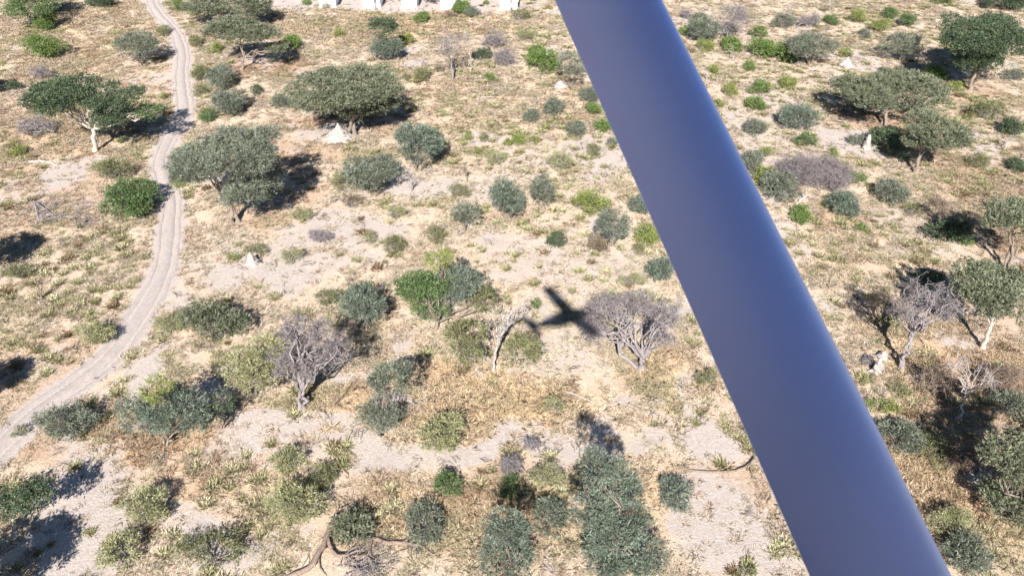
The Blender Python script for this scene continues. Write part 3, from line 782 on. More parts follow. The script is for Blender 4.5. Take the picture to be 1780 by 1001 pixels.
tree((25, 918), [(-45, 845, 60, 912, 'dark'), (20, 832, 92, 898, 'dark')], 'dark', 'dark glossy green tree at the left edge near the bottom', k=.6, fork=.5, r0=.16, bark=PALEBARK)
# trees just outside the frame whose shade reaches into it
def shade_tree(spx, spy, zc, r, sp, label):
    rg = nrg(); g = on_z(spx, spy); t = zc / -SUN_DIR[2]
    c = g - SUN_DIR * t; c[2] = zc
    b = np.array([c[0], c[1], gz(c[0], c[1])])
    root = empty(CATNAME[sp], b); tag(root, label, 'tree', 'living trees of the bush')
    lobes = [(np.array([0, 0, zc]), np.array([r, r, r * .55])), (np.array([r * .4, r * .3, zc + .3]), np.array([r * .7, r * .7, r * .45]))]
    m = MB(); wood(m, (0, 0, 0), lobes, zc * .45, .25, rg, 3, 7); add_obj('trunk', m, BARK, root, True)
    m = MB()
    for l in lobes: foliage(m, sublobes(*l, 6, rg), sp, rg, .9, zmin=.15)
    add_obj('crown', m, LEAF[sp], root)
shade_tree(-14, 662, 6.0, 3.6, 'acacia', 'tree beyond the left edge whose shade reaches the ground above the track')
shade_tree(20, 985, 6.5, 4.6, 'dark', 'tree beyond the bottom left corner shading the sand there')
shade_tree(8, 440, 6.0, 4.2, 'acacia', 'tree beyond the left edge shading the scrub at mid height')
shade_tree(-8, 152, 5.0, 3.2, 'acacia', 'tree beyond the upper left edge shading the grass')
# trees among the tents
tree((748, 6), [(722, -60, 775, 4)], 'dark', 'dark tree between the tents behind the lone green bush', k=.8, fork=.4, r0=.2, dens=.8)
tree((680, 2), [(664, -60, 700, 0)], 'dark', 'dark narrow tree between two tents left of the lone green bush', k=.8, fork=.4, r0=.2, dens=.8)
tree((925, 2), [(895, -60, 955, 4)], 'grey', 'grey tree right of the rightmost tent', k=.8, fork=.4, r0=.2, dens=.8)

# ------------------------------------------------------------------ bare and dead trees
dead_tree((521, 712), [(462, 590, 530, 660), (475, 530, 540, 592), (520, 548, 600, 610), (555, 575, 622, 650), (500, 590, 580, 665)], 'big grey dead tree of tangled branches on a single leaning trunk, left of centre', k=.6, fork=.4, r0=.25, n1=30, n2=14, thick=.021, mat=DEAD, droop=.8, n_trunk=2)
dead_tree((1117, 642), [(998, 530, 1062, 612), (1015, 498, 1090, 560), (1070, 493, 1150, 550), (1120, 505, 1195, 575), (1130, 545, 1185, 612)], 'big grey dead tree with drooping twigs just right of the aeroplane shadow', k=.6, fork=.35, r0=.26, n1=30, n2=14, thick=.021, n_trunk=3, droop=1.0)
dead_tree((858, 645), [(836, 515, 892, 590), (878, 503, 932, 575)], 'bleached dead tree with bare antler-like branches beside the aeroplane shadow', k=.9, fork=.5, r0=.17, mat=BLEACH, n1=7, n2=2, thick=.045)
dead_tree((1563, 640), [(1540, 500, 1600, 570), (1565, 482, 1630, 540), (1610, 488, 1672, 555), (1625, 515, 1678, 562)], 'grey dead tree with a dome of tangled twigs and two pale trunks, right side', k=.55, fork=.55, r0=.22, mat=DEAD, n1=28, n2=8, thick=.026, n_trunk=2, droop=.8)
dead_tree((1660, 732), [(1640, 608, 1700, 680), (1685, 615, 1745, 690)], 'small white dead tree leaning out of dark shade at the right', k=.7, fork=.6, r0=.13, mat=BLEACH, n1=14, n2=4, thick=.026)
dead_tree((1622, 690), [(1590, 630, 1665, 690)], 'tangled grey dead branches lying left of the small white dead tree', k=.5, fork=.2, r0=.1, mat=BROWNWOOD, n1=30, n2=5, name='bare_bush', cat='bush', group='bare twiggy bushes')
dead_tree((787, 141), [(750, 45, 815, 112)], 'leafless brownish tree with a thick short trunk below the tents', k=.8, fork=.5, r0=.2, n1=40, n2=6, thick=.022, mat=DEAD)
dead_tree((820, 126), [(802, 52, 827, 82)], 'slim leafless tree with a tall thin pale trunk below the tents', k=1.0, fork=.8, r0=.11, n1=30, n2=5, thick=.022, mat=PALEBARK)
dead_tree((1261, 73), [(1235, 5, 1312, 58)], 'mauve-grey leafless tree with spreading crown near the top, right of the strut', k=.5, fork=.5, r0=.16, n1=60, n2=7)
dead_tree((652, 18), [(636, -30, 668, 6)], 'bare forked tree in front of a white tent', k=1.0, fork=.5, r0=.12, n1=10, n2=3, n_trunk=2)
dead_tree((889, 20), [(870, -30, 905, 6)], 'bare trunks in front of the rightmost tent', k=1.0, fork=.5, r0=.12, n1=10, n2=3, n_trunk=3)
dead_tree((1638, 392), [(1605, 335, 1672, 376)], 'bare brown thorn tree above the dark-shaded bush at the right', k=.5, fork=.4, r0=.11, n1=40, n2=6, mat=BROWNWOOD)
dead_tree((1515, 545), [(1482, 488, 1550, 540)], 'dark bare branches left of the dome-shaped grey dead tree', k=.6, fork=.3, r0=.09, n1=22, n2=5, mat=BROWNWOOD, name='bare_bush', cat='bush', group='bare twiggy bushes')
dead_tree((1275, 108), [(1258, 72, 1285, 98)], 'small white snag among bright green bushes right of the strut', k=.8, fork=.5, r0=.08, n1=5, n2=2, mat=BLEACH)
dead_tree((1743, 262), [(1735, 235, 1790, 252)], 'pale bare-limbed snag at the right edge', k=.5, fork=.6, r0=.1, n1=8, n2=2, mat=BLEACH)
dead_tree((716, 332), [(703, 298, 732, 325)], 'grey dead stump with short broken limbs below the round blue-grey tree', k=.9, fork=.4, r0=.13, n1=6, n2=3, name='dead_stump')
dead_tree((740, 122), [(731, 95, 750, 118)], 'upright grey dead stub in grass left of the leafless brownish tree', k=1.0, fork=.5, r0=.09, n1=6, n2=3, name='dead_stump')
dead_tree((1229, 140), [(1215, 116, 1234, 134)], 'white gnarled stump against the right edge of the strut', k=.8, fork=.4, r0=.12, n1=6, n2=2, mat=BLEACH, name='dead_stump')
dead_tree((72, 520), [(60, 485, 85, 512)], 'brown broken stump leaning like a tripod in the left scrub', k=1.0, fork=.3, r0=.14, n1=7, n2=2, mat=BROWNWOOD, n_trunk=3, name='dead_stump')
dead_tree((812, 318), [(798, 283, 814, 306)], 'dark thin dead sapling between the blue-grey round tree and the grey pair', k=1.0, fork=.5, r0=.06, n1=14, n2=4, mat=BROWNWOOD)
dead_tree((1440, 30), [(1425, -20, 1455, 20)], 'thin bleached snag at the top edge above the umbrella thorn tree', k=1, fork=.5, r0=.08, n1=8, n2=3, mat=BLEACH)
dead_tree((1372, 40), [(1362, 0, 1384, 28)], 'small pale dead stem at the top edge right of the mauve tree', k=1, fork=.5, r0=.08, n1=8, n2=3, mat=BLEACH)
twig_bush((45, 113, 97, 141), 'grey brushy dead bush behind the pale-trunked tree')
twig_bush((830, 52, 886, 88), 'mauve-grey bare bush right of the slim leafless tree')
twig_bush((855, 80, 898, 122), 'grey bare bush low in front of the mauve-grey one', n1=44)
twig_bush((1380, 18, 1432, 54), 'pale mauve bare bush near the top above the umbrella thorn tree')
twig_bush((1362, 256, 1472, 342), 'wide mauve-grey bare bush right of the strut at mid height', n1=90, n2=8, thick=.022)
twig_bush((1335, 262, 1425, 322), 'mauve-grey bare bush overlapping the left of the wider mauve one', n1=50, n2=7)
twig_bush((1420, 275, 1492, 345), 'mauve-grey bare bush overlapping the right of the wider mauve one', n1=50, n2=7)
twig_bush((1690, 625, 1790, 690), 'bare brown thicket at the right edge below the big olive acacia', BROWNWOOD, n1=40, n2=6)
twig_bush((1640, 760, 1725, 830), 'dark bare branches in deep shade at the lower right', BROWNWOOD, n1=40, n2=6)
twig_bush((865, 780, 912, 838), 'grey-mauve bare bush above the blue-grey tree at the bottom', n1=36)
twig_bush((530, 393, 582, 426), 'low mauve twiggy bush on sand above the blue-grey wedge tree')
twig_bush((1180, 5, 1202, 46), 'dark grey bare bush hugging the strut at the top', n1=36)
twig_bush((905, 755, 948, 790), 'faint grey twiggy bush on the pale path at the bottom', n1=18)
twig_bush((1495, 610, 1522, 645), 'grey twiggy bush beside the two white mounds', n1=18)

# ------------------------------------------------------------------ bushes
for bx, sp, lab in [
    ((60, 22, 98, 56), 'green', 'green bush tucked under the top left corner tree'),
    ((33, 57, 116, 106), 'green', 'broad bright green bush in grass above the pale-trunked tree'),
    ((150, -8, 206, 16), 'dark', 'dark green bush on the top edge left of the track'),
    ((8, 140, 38, 160), 'dark', 'dark bush at the left edge beside the pale-trunked tree'),
    ((272, 42, 296, 66), 'olive', 'small olive bush touching the upper left side of the track'),
    ((328, 60, 353, 85), 'olive', 'small olive bush right of the upper track beside a bright green one'),
    ((360, 72, 386, 98), 'yellow', 'small yellow-green bush just left of the umbrella-shaped acacia'),
    ((288, -4, 326, 23), 'green', 'bright green bush at the top edge right of the track'),
    ((488, 55, 524, 93), 'green', 'bright green bush at the right end of the umbrella-shaped acacia'),
    ((330, 113, 364, 142), 'olive', 'olive bush at the track bend, topmost of the bush cluster'),
    ((360, 113, 414, 160), 'grey', 'grey-green bush at the top of the cluster right of the track'),
    ((337, 144, 362, 172), 'olive', 'olive bush on the track side of the grey cluster'),
    ((365, 155, 428, 206), 'grey', 'larger grey-green bush low in the cluster right of the track'),
    ((345, 184, 374, 216), 'mid', 'green bush just above the broad grey thorn tree beside the track'),
    ((157, 272, 236, 319), 'olive', 'wide olive bush left of the track below the pale-trunked tree'),
    ((185, 304, 271, 388), 'mid', 'rounded green bush on the left side of the track'),
    ((298, 290, 332, 332), 'yellow', 'yellow-green bush between the track and the broad grey tree'),
    ((20, 250, 46, 276), 'yellow', 'yellow-green bush at the left edge above the white log'),
    ((205, 236, 219, 250), 'green', 'tiny bright green bush in the shade of the pale-trunked tree'),
    ((274, 157, 291, 177), 'yellow', 'tiny yellow-green bush at the left of the track bend'),
    ((436, 147, 458, 167), 'dark', 'small dark bush on bare ground below the umbrella-shaped acacia'),
    ((470, 160, 512, 192), 'grey', 'grey scrubby bush left of the wide flat-topped acacia'),
    ((525, -4, 541, 12), 'green', 'small bright green bush between two tents by the fence'),
    ((558, 2, 576, 17), 'olive', 'small round bush in front of a white tent'),
    ((718, 15, 746, 48), 'green', 'lone bright green bush in grass in front of the tents'),
    ((784, -6, 816, 33), 'green', 'tall green bush in front of the second tent from the right'),
    ((808, 8, 834, 36), 'grey', 'grey bush leaning on the tall green bush by the tents'),
    ((772, 18, 790, 34), 'brown', 'small brown bush left of the tall green bush by the tents'),
    ((840, -2, 851, 13), 'green', 'slim green sapling on the sand between the last two tents'),
    ((884, 15, 926, 38), 'olive', 'olive bush in front of the rightmost tent'),
    ((580, 47, 599, 68), 'yellow', 'small yellow-green bush alone in pale grass below the fence'),
    ((692, 55, 719, 84), 'yellow', 'yellow-green bush beside the two-tiered dark tree'),
    ((890, 50, 931, 74), 'sage', 'pale straw-green bush left of the strut below the rightmost tent'),
    ((820, 82, 859, 107), 'dark', 'dark green bush at the foot of the mauve-grey bare bush'),
    ((916, 75, 974, 136), 'green', 'vivid green round bush left of the strut near the top'),
    ((695, 124, 713, 146), 'olive', 'small olive bush right of the flat-topped acacia crown'),
    ((718, 115, 749, 146), 'olive', 'olive bush between the flat-topped acacia and the leafless tree'),
    ((754, 110, 773, 129), 'brown', 'small brownish bush left of the leafless tree trunk'),
    ((842, 125, 861, 144), 'green', 'small green bush below the grey bare bush near the top'),
    ((775, 318, 822, 346), 'olive', 'olive bush above the small thin grey thorn tree'),
    ((802, 224, 823, 250), 'yellow', 'yellow-green bush right of the round blue-grey tree, upper of two'),
    ((820, 254, 837, 273), 'yellow', 'yellow-green bush right of the round blue-grey tree, lower of two'),
    ((832, 228, 851, 251), 'olive', 'olive bush right of the two small yellow-green ones'),
    ((888, 224, 919, 256), 'yellow', 'bigger yellow-green bush in the row left of the strut'),
    ((874, 240, 892, 258), 'yellow', 'small yellow-green bush at the left of the row left of the strut'),
    ((920, 232, 939, 256), 'yellow', 'small yellow-green bush at the right of the row left of the strut'),
    ((910, 186, 939, 218), 'grey', 'grey bush, left of three in a loose row near the strut'),
    ((946, 165, 983, 210), 'grey', 'grey upright bush, middle of three in a loose row near the strut'),
    ((980, 209, 1019, 240), 'grey', 'low grey bush, right of three in a loose row near the strut'),
    ((1006, 146, 1042, 186), 'grey', 'grey bush pressed against the left edge of the strut near the top'),
    ((1017, 178, 1046, 201), 'green', 'green bush below the grey one at the left edge of the strut'),
    ((1033, 198, 1062, 236), 'green', 'green bush on the left edge of the strut, lowest of the pair'),
    ((1018, 249, 1046, 276), 'olive', 'straggly olive plant left of the strut above pale sand'),
    ((1054, 236, 1074, 263), 'grey', 'grey-olive sprig against the left strut edge'),
    ((1178, 44, 1197, 67), 'green', 'green bush peeping out on the right of the strut near the top'),
    ((1190, 25, 1257, 77), 'grey', 'round grey bush right of the strut near the top'),
    ((1211, 66, 1240, 94), 'yellow', 'yellow-green bush under the round grey bush right of the strut'),
    ((1255, 62, 1291, 96), 'green', 'bright green bush beside the small white snag'),
    ((1298, 44, 1336, 69), 'green', 'bright green bush, topmost of the cluster right of the strut'),
    ((1298, 64, 1346, 104), 'green', 'bright green bush, largest of the cluster right of the strut'),
    ((1344, 72, 1386, 114), 'green', 'bright green bush leaning against the umbrella thorn tree'),
    ((1292, 104, 1314, 129), 'green', 'bright green bush, lowest of the cluster right of the strut'),
    ((1228, 110, 1249, 133), 'yellow', 'yellow-green bush above the white gnarled stump'),
    ((1254, 140, 1281, 171), 'yellow', 'yellow-green bush by the strut below the white gnarled stump'),
    ((1296, 138, 1341, 168), 'green', 'green bush of a stacked pair on pale ground, the upper'),
    ((1298, 166, 1331, 198), 'green', 'green bush of a stacked pair on pale ground, the lower'),
    ((1241, 169, 1259, 191), 'yellow', 'small yellow-green bush against the right strut edge'),
    ((1289, 204, 1331, 238), 'grey', 'grey bush below the stacked green pair'),
    ((1351, 177, 1426, 234), 'blue', 'round blue-grey bush left of the flat-topped acacia pair'),
    ((1317, 254, 1349, 277), 'yellow', 'yellow-green bush above the bushes beside the strut at mid height'),
    ((1354, 124, 1386, 166), 'yellow', 'straggly yellow-green bush below the umbrella thorn tree'),
    ((1284, 259, 1327, 302), 'grey', 'grey bush touching the right strut edge at mid height'),
    ((1308, 290, 1350, 326), 'yellow', 'yellow-green bush left of the wide mauve bare bush'),
    ((1326, 296, 1388, 357), 'grey', 'grey-green bush at the lower left of the wide mauve bare bush'),
    ((1434, 330, 1490, 381), 'blue', 'blue-grey bush at the lower right of the wide mauve bare bush'),
    ((1338, 24, 1384, 52), 'grey', 'grey bush at the top right of the mauve leafless tree'),
    ((1434, 25, 1457, 46), 'mid', 'small green-grey bush at the top right of the pale mauve bush'),
    ((1472, 15, 1513, 43), 'yellow', 'yellow-green bush near the top, left of three in a loose row'),
    ((1511, 31, 1551, 59), 'yellow', 'yellow-green bush above the rounded grey thorn tree'),
    ((1534, 14, 1561, 36), 'mid', 'green bush near the top, middle of three in a loose row'),
    ((1557, 22, 1593, 49), 'mid', 'green bush near the top, right of three in a loose row'),
    ((1492, 50, 1513, 68), 'grey', 'small grey bush left of the rounded grey thorn tree'),
    ((1604, 112, 1646, 144), 'green', 'bright green bush at the foot of the big dark corner tree'),
    ((1638, 139, 1672, 162), 'yellow', 'yellow-green bush below the big dark corner tree'),
    ((1700, -14, 1790, 20), 'dark', 'dark green bush at the top right corner'),
    ((1618, -10, 1662, 10), 'green', 'green bush on the top edge left of the big dark corner tree'),
    ((1462, 80, 1483, 101), 'yellow', 'small yellow-green bush above the white rock right of the umbrella thorn tree'),
    ((1512, 214, 1572, 281), 'dark', 'dark green bush in the shade between the acacia pair'),
    ((1474, 232, 1504, 256), 'grey', 'grey bush beside the slim white termite mound'),
    ((1382, 229, 1424, 259), 'mid', 'dark green-grey bush below the round blue-grey bush'),
    ((1439, 254, 1459, 279), 'yellow', 'small yellow-green bush at the top right of the wide mauve bush'),
    ((1466, 297, 1511, 323), 'green', 'green bush right of the wide mauve bare bush'),
    ((1520, 310, 1577, 360), 'grey', 'grey bush on open grass below the lower umbrella acacia'),
    ((1738, 204, 1785, 241), 'dark', 'dark green bush at the right edge above the pale snag'),
    ((1752, 274, 1785, 302), 'dark', 'dark green bush at the right edge below the pale snag'),
    ((1680, 264, 1721, 296), 'olive', 'olive bush right of the lower umbrella acacia'),
    ((1680, 174, 1751, 212), 'olive', 'wide olive scrub bush below the big dark corner tree'),
    ((1742, 120, 1785, 142), 'grey', 'grey bush at the right edge beside the big dark corner tree'),
    ((0, 455, 62, 487), 'olive', 'olive bush in the shade at the left edge, mid height'),
    ((124, 560, 206, 606), 'sage', 'pale sage bush left of the track where it widens'),
    ((392, 438, 421, 456), 'yellow', 'yellow-green bush left of the small white mound on sand'),
    ((424, 424, 471, 446), 'olive', 'olive grass-like bush behind the small white mound on sand'),
    ((308, 518, 432, 600), 'acacia', 'wide dark grey-green thorn bush right of the track where it bends'),
    ((262, 545, 322, 586), 'sage', 'pale yellow-green bush between the track and the wide dark thorn bush'),
    ((664, 408, 706, 446), 'olive', 'olive bush on sand at the upper left of the green tree'),
    ((739, 390, 773, 427), 'olive', 'olive bush just above the green tree'),
    ((588, 334, 632, 365), 'brown', 'brown-tinged dry bush below the low spreading tree'),
    ((499, 360, 546, 386), 'sage', 'pale sage bush right of the broad grey track-side tree'),
    ((665, 355, 705, 382), 'sage', 'pale spiky tuft bush below the grey dead stump'),
    ((992, 330, 1062, 380), 'yellow', 'yellow-green bush above the slim grey thorn tree near the strut'),
    ((950, 402, 988, 433), 'dark', 'compact dark green bush alone on pale grass above the aeroplane shadow'),
    ((1016, 404, 1057, 441), 'brown', 'brown-olive dry bush left of the slim grey thorn tree'),
    ((1098, 420, 1121, 446), 'olive', 'small olive-brown bush near the strut below the slim grey tree'),
    ((1093, 328, 1128, 386), 'blue', 'blue-grey bush on the left edge of the strut, mid height'),
    ((1122, 447, 1176, 493), 'blue', 'blue-grey bush half behind the strut above the drooping dead tree'),
    ((1103, 388, 1147, 432), 'yellow', 'pale yellow-green bush by the strut right of the slim grey tree'),
    ((921, 517, 943, 538), 'mid', 'small green tussock at the tail of the aeroplane shadow'),
    ((1072, 475, 1125, 500), 'sage', 'pale yellow tuft bush above the drooping dead tree'),
    ((1374, 354, 1413, 396), 'green', 'bright green bush by the strut below the pale fallen trunk'),
    ((1570, 353, 1606, 379), 'olive', 'olive bush right of the lone grey bush on open grass'),
    ((1608, 376, 1692, 427), 'dark', 'dark bush in deep shade below the bare brown thorn tree'),
    ((1668, 404, 1691, 431), 'green', 'bright green sprig at the right of the dark-shaded bush'),
    ((1484, 388, 1509, 403), 'green', 'tiny bright green bush alone on the right-hand grass'),
    ((1580, 468, 1640, 492), 'dark', 'dark bush in shade behind the dome-shaped grey dead tree'),
    ((60, 700, 166, 771), 'grey', 'grey-green thorn bush beside the track at the lower left'),
    ((20, 738, 48, 762), 'olive', 'small wispy bush on the sand at the lower left track edge'),
    ((204, 845, 301, 917), 'sage', 'sage bush right of the pale sand apron'),
    ((174, 920, 251, 992), 'sage', 'yellowish sage bush at the bottom left beside the sand'),
    ((299, 925, 442, 990), 'olive', 'wide olive bush at the bottom left among white patches'),
    ((467, 775, 532, 826), 'sage', 'upright sage bush left of the pale path at the bottom'),
    ((528, 800, 582, 852), 'olive', 'olive bush with a dark shadow at the left end of the pale path'),
    ((455, 836, 576, 916), 'sage', 'long yellow-green sage bush above the fallen tree'),
    ((724, 715, 812, 792), 'sage', 'pale olive bush in golden grass above the pale path'),
    ((575, 880, 651, 958), 'acacia', 'dense green-grey bush growing over the fallen tree'),
    ((704, 860, 776, 966), 'grey', 'grey upright bush over the roots of the fallen tree'),
    ((754, 820, 811, 866), 'mid', 'small fresh green bush on the pale path at the bottom'),
    ((866, 825, 908, 866), 'mid', 'green bush under the grey-mauve bare bush at the bottom'),
    ((924, 865, 986, 942), 'grey', 'grey-green bush left of the tall dense tree at the bottom'),
    ((914, 805, 986, 847), 'sage', 'pale yellow-olive bush above the tall dense tree\'s left side'),
    ((1149, 815, 1206, 907), 'blue', 'blue-grey bush right of the tall dense tree at the bottom'),
    ((945, 689, 986, 722), 'sage', 'small pale tuft bush in golden grass below the aeroplane shadow'),
    ((1205, 640, 1250, 672), 'olive', 'olive tuft bush at the left strut edge below the drooping dead tree'),
    ((1284, 974, 1312, 1003), 'olive', 'small olive plant at the bottom edge left of the strut'),
    ((1503, 690, 1562, 722), 'yellow', 'pale green bush at the right strut edge, lower right'),
    ((1528, 725, 1602, 797), 'grey', 'grey-green bush at the lower right, left of a touching pair'),
    ((1594, 745, 1657, 812), 'olive', 'olive-grey bush at the lower right, right of a touching pair'),
    ((1718, 675, 1790, 731), 'grey', 'grey bush in half shade at the right edge'),
    ((1610, 880, 1692, 935), 'sage', 'pale sage bush at the lower right beside the strut'),
    ((1640, 925, 1725, 1000), 'grey', 'pale grey bush in the bottom right corner'),
    ((1545, 660, 1575, 690), 'olive', 'small olive bush below the two white mounds'),
    ((985, 500, 1000, 512), 'olive', 'tiny olive sprig left of the drooping dead tree top'),
    ((845, 262, 880, 290), 'sage', 'pale sage bush below the small yellow-green pair'),
    ((950, 262, 1000, 300), 'sage', 'pale sage scrub bush left of the strut on whitish ground'),
    ((625, 400, 655, 425), 'sage', 'small sage bush left of the olive one above the green tree'),
    ((480, 430, 530, 460), 'sage', 'low sage bush right of the small white mound on sand'),
    ((545, 500, 590, 535), 'olive', 'olive scrub bush above the dead grey tree'),
]:
    bush(bx, sp, lab)

# ------------------------------------------------------------------ termite mounds, fallen wood
mound((562, 209, 618, 246), 'large white termite mound under the flat-topped acacia', sharp=1.5)
mound((425, 437, 452, 464), 'small pointed white termite mound on open sand right of the track', sharp=1.0)
mound((1522, 606, 1545, 625), 'white termite mound, upper of two at the right', sharp=.8)
mound((1511, 621, 1532, 654), 'white termite mound, lower and taller of two at the right', sharp=.7)
mound((1498, 237, 1512, 264), 'slim white termite mound left of the lower umbrella acacia', sharp=.6)
mound((1455, 98, 1486, 118), 'flat white mound of clay above the flat-topped acacia pair', sharp=1.3)
mound((958, 137, 990, 153), 'low white mound under the grey tree at the strut', sharp=1.3)
log([([(50, 282, .15), (75, 280, .25), (100, 287, .1)], .22, .12), ([(70, 280, .25), (88, 290, .1)], .12, .06)], 'white fallen log left of the pale sandy patch, left side', BLEACH)
brush_pile((45, 355, 170, 395), 'pile of grey dead branches lying left of the green track-side bush', 60)
log([([(60, 352, .9), (66, 378, .1)], .10, .14), ([(62, 352, .9), (95, 375, .2)], .10, .05), ([(66, 376, .1), (120, 378, .2), (155, 370, .4)], .12, .05), ([(130, 384, .4), (134, 397, .05)], .10, .12)], 'broken dead limbs standing out of the pile of grey branches', DEAD)
log([([(500, 1004, .1), (540, 985, .5), (558, 955, .7), (568, 930, .7), (583, 895, .6)], .30, .22), ([(583, 895, .6), (590, 885, .7), (604, 878, .9)], .2, .05), ([(585, 892, .6), (583, 876, .9)], .1, .03),
     ([(570, 930, .7), (575, 955, .5), (590, 968, .5), (615, 958, .7), (628, 956, .8)], .2, .06), ([(605, 965, .5), (622, 985, .5), (635, 1000, .4)], .1, .04), ([(600, 967, .5), (608, 990, .5)], .09, .03),
     ([(610, 966, .6), (640, 965, .8), (652, 985, .6), (645, 1000, .4)], .1, .04), ([(645, 935, .2), (680, 944, .3), (705, 942, .4), (725, 948, .4), (738, 952, .3)], .26, .14), ([(700, 942, .4), (718, 932, .5)], .12, .03),
     ([(715, 946, .4), (714, 970, .1)], .07, .03), ([(722, 948, .4), (724, 975, .1)], .08, .03), ([(735, 950, .3), (755, 965, .2), (765, 955, .5)], .1, .03), ([(705, 943, .4), (698, 958, .2), (715, 950, .4)], .06, .03),
     ([(553, 965, .4), (556, 985, .2), (568, 1000, .1)], .1, .04), ([(646, 935, .3), (640, 960, .5), (655, 980, .1)], .16, .08)],
    'fallen tree with twisting grey trunk and bare roots at the bottom', BROWNWOOD, name='fallen_tree', cat='tree')
brush_pile((585, 965, 655, 1005), 'mass of dead twigs beside the fallen trunk at the bottom edge', 40, DEAD, 1.4, (.02, .06))
log([([(983, 680, .1), (1000, 685, .2), (1040, 703, .05)], .09, .05), ([(990, 684, .2), (985, 690, .05)], .05, .03), ([(996, 684, .2), (985, 663, .1)], .04, .02), ([(990, 683, .2), (1010, 668, .2)], .04, .02)], 'thin pale fallen branch in golden grass below the aeroplane shadow', BLEACH)
log([([(1167, 638, .05), (1185, 629, .3), (1203, 628, .2)], .06, .04)], 'short dark stick right of the drooping dead tree trunk', BROWNWOOD)
log([([(1385, 355, .3), (1398, 342, .6), (1410, 338, .3)], .24, .14), ([(1398, 342, .6), (1392, 330, 1.0)], .12, .05)], 'pale fallen trunk under the wide mauve bare bush', BLEACH)
log([([(1600, 590, .1), (1640, 645, .2), (1690, 660, .1)], .07, .04)], 'thin fallen branch below the dome-shaped grey dead tree', BROWNWOOD)
log([([(1300, 812, .3), (1312, 795, .6), (1318, 800, .2)], .1, .06), ([(1304, 808, .3), (1308, 830, .05)], .07, .05)], 'gnarled dead snag against the left strut edge at the pale bank', BROWNWOOD)
log([([(1563, 640, .0), (1567, 625, .8), (1572, 612, 1.5)], .20, .12)], 'broken pale snag below the trunks of the dome-shaped dead tree', PALEBARK)
log([([(552, 712, .05), (578, 704, .3), (592, 690, 1.0), (602, 672, 1.6)], .07, .05), ([(590, 692, .9), (600, 690, 1.3)], .04, .02)], 'leaning dead branch right of the big dead grey tree trunk', BROWNWOOD)
log([([(660, 540, .1), (690, 541, .15), (705, 538, .1)], .09, .05)], 'pale fallen branch between the wedge tree and the green tree', BLEACH)
log([([(610, 255, .1), (640, 258, .1), (652, 252, .1)], .08, .04)], 'pale fallen branch on bare ground below the flat-topped acacia', BLEACH)
log([([(437, 205, .1), (455, 195, .3), (475, 203, .1)], .09, .05)], 'fallen branch on bare ground right of the bush cluster', BROWNWOOD)
log([([(835, 170, .1), (860, 168, .15)], .09, .05), ([(815, 185, .0), (816, 165, .5)], .05, .04), ([(830, 186, .0), (834, 165, .5)], .05, .04)], 'dead log and stakes in thin grass below the leafless trees', BLEACH)
log([([(895, 165, .0), (903, 140, .7)], .06, .04), ([(898, 170, .1), (915, 155, .2)], .06, .04)], 'brown broken branch left of the vivid green bush\'s foot', BROWNWOOD)
log([([(550, 295, .2), (565, 305, .3), (577, 315, .1)], .08, .05)], 'dark dead branch in the shade right of the broad grey tree', BROWNWOOD)
log([([(1178, 808, .05), (1200, 818, .15), (1240, 820, .12), (1280, 818, .15), (1300, 808, .3), (1312, 796, .2)], .13, .09), ([(1240, 820, .1), (1262, 812, .3)], .06, .03)], 'dark log added for the shade and roots along the lower edge of the pale bank by the strut', BROWNWOOD)  # added log shape for the dark shade and roots below the sand ledge
N_GRASS = 170000

# ------------------------------------------------------------------ the camp along the top edge
def canvas_mat():
    m, nt, b = new_mat('white tent canvas')
    c = mixc(nt, ramp(nt, noise(nt, 1.5, 5), .3, .7), (.74, .74, .75), (.82, .82, .83))
    nt.links.new(c, b.inputs['Base Color']); b.inputs['Roughness'].default_value = .8
    bump(nt, b, noise(nt, 3, 3), .2, .05); return m
CANVAS = canvas_mat()
CONCRETE = bark_mat('grey concrete', (.30, .29, .30), (.42, .40, .40), 3)
ROOFC = bark_mat('khaki canvas', (.42, .38, .30), (.52, .47, .38), 2)
DOORM = bark_mat('dark mesh', (.05, .05, .05), (.08, .08, .08), 5)
def boxm(mb, x0, x1, y0, y1, z0, z1):
    V = [(x, y, z) for x in (x0, x1) for y in (y0, y1) for z in (z0, z1)]
    mb.add(V, [(0, 1, 3, 2), (4, 6, 7, 5), (0, 4, 5, 1), (2, 3, 7, 6), (0, 2, 6, 4), (1, 5, 7, 3)])
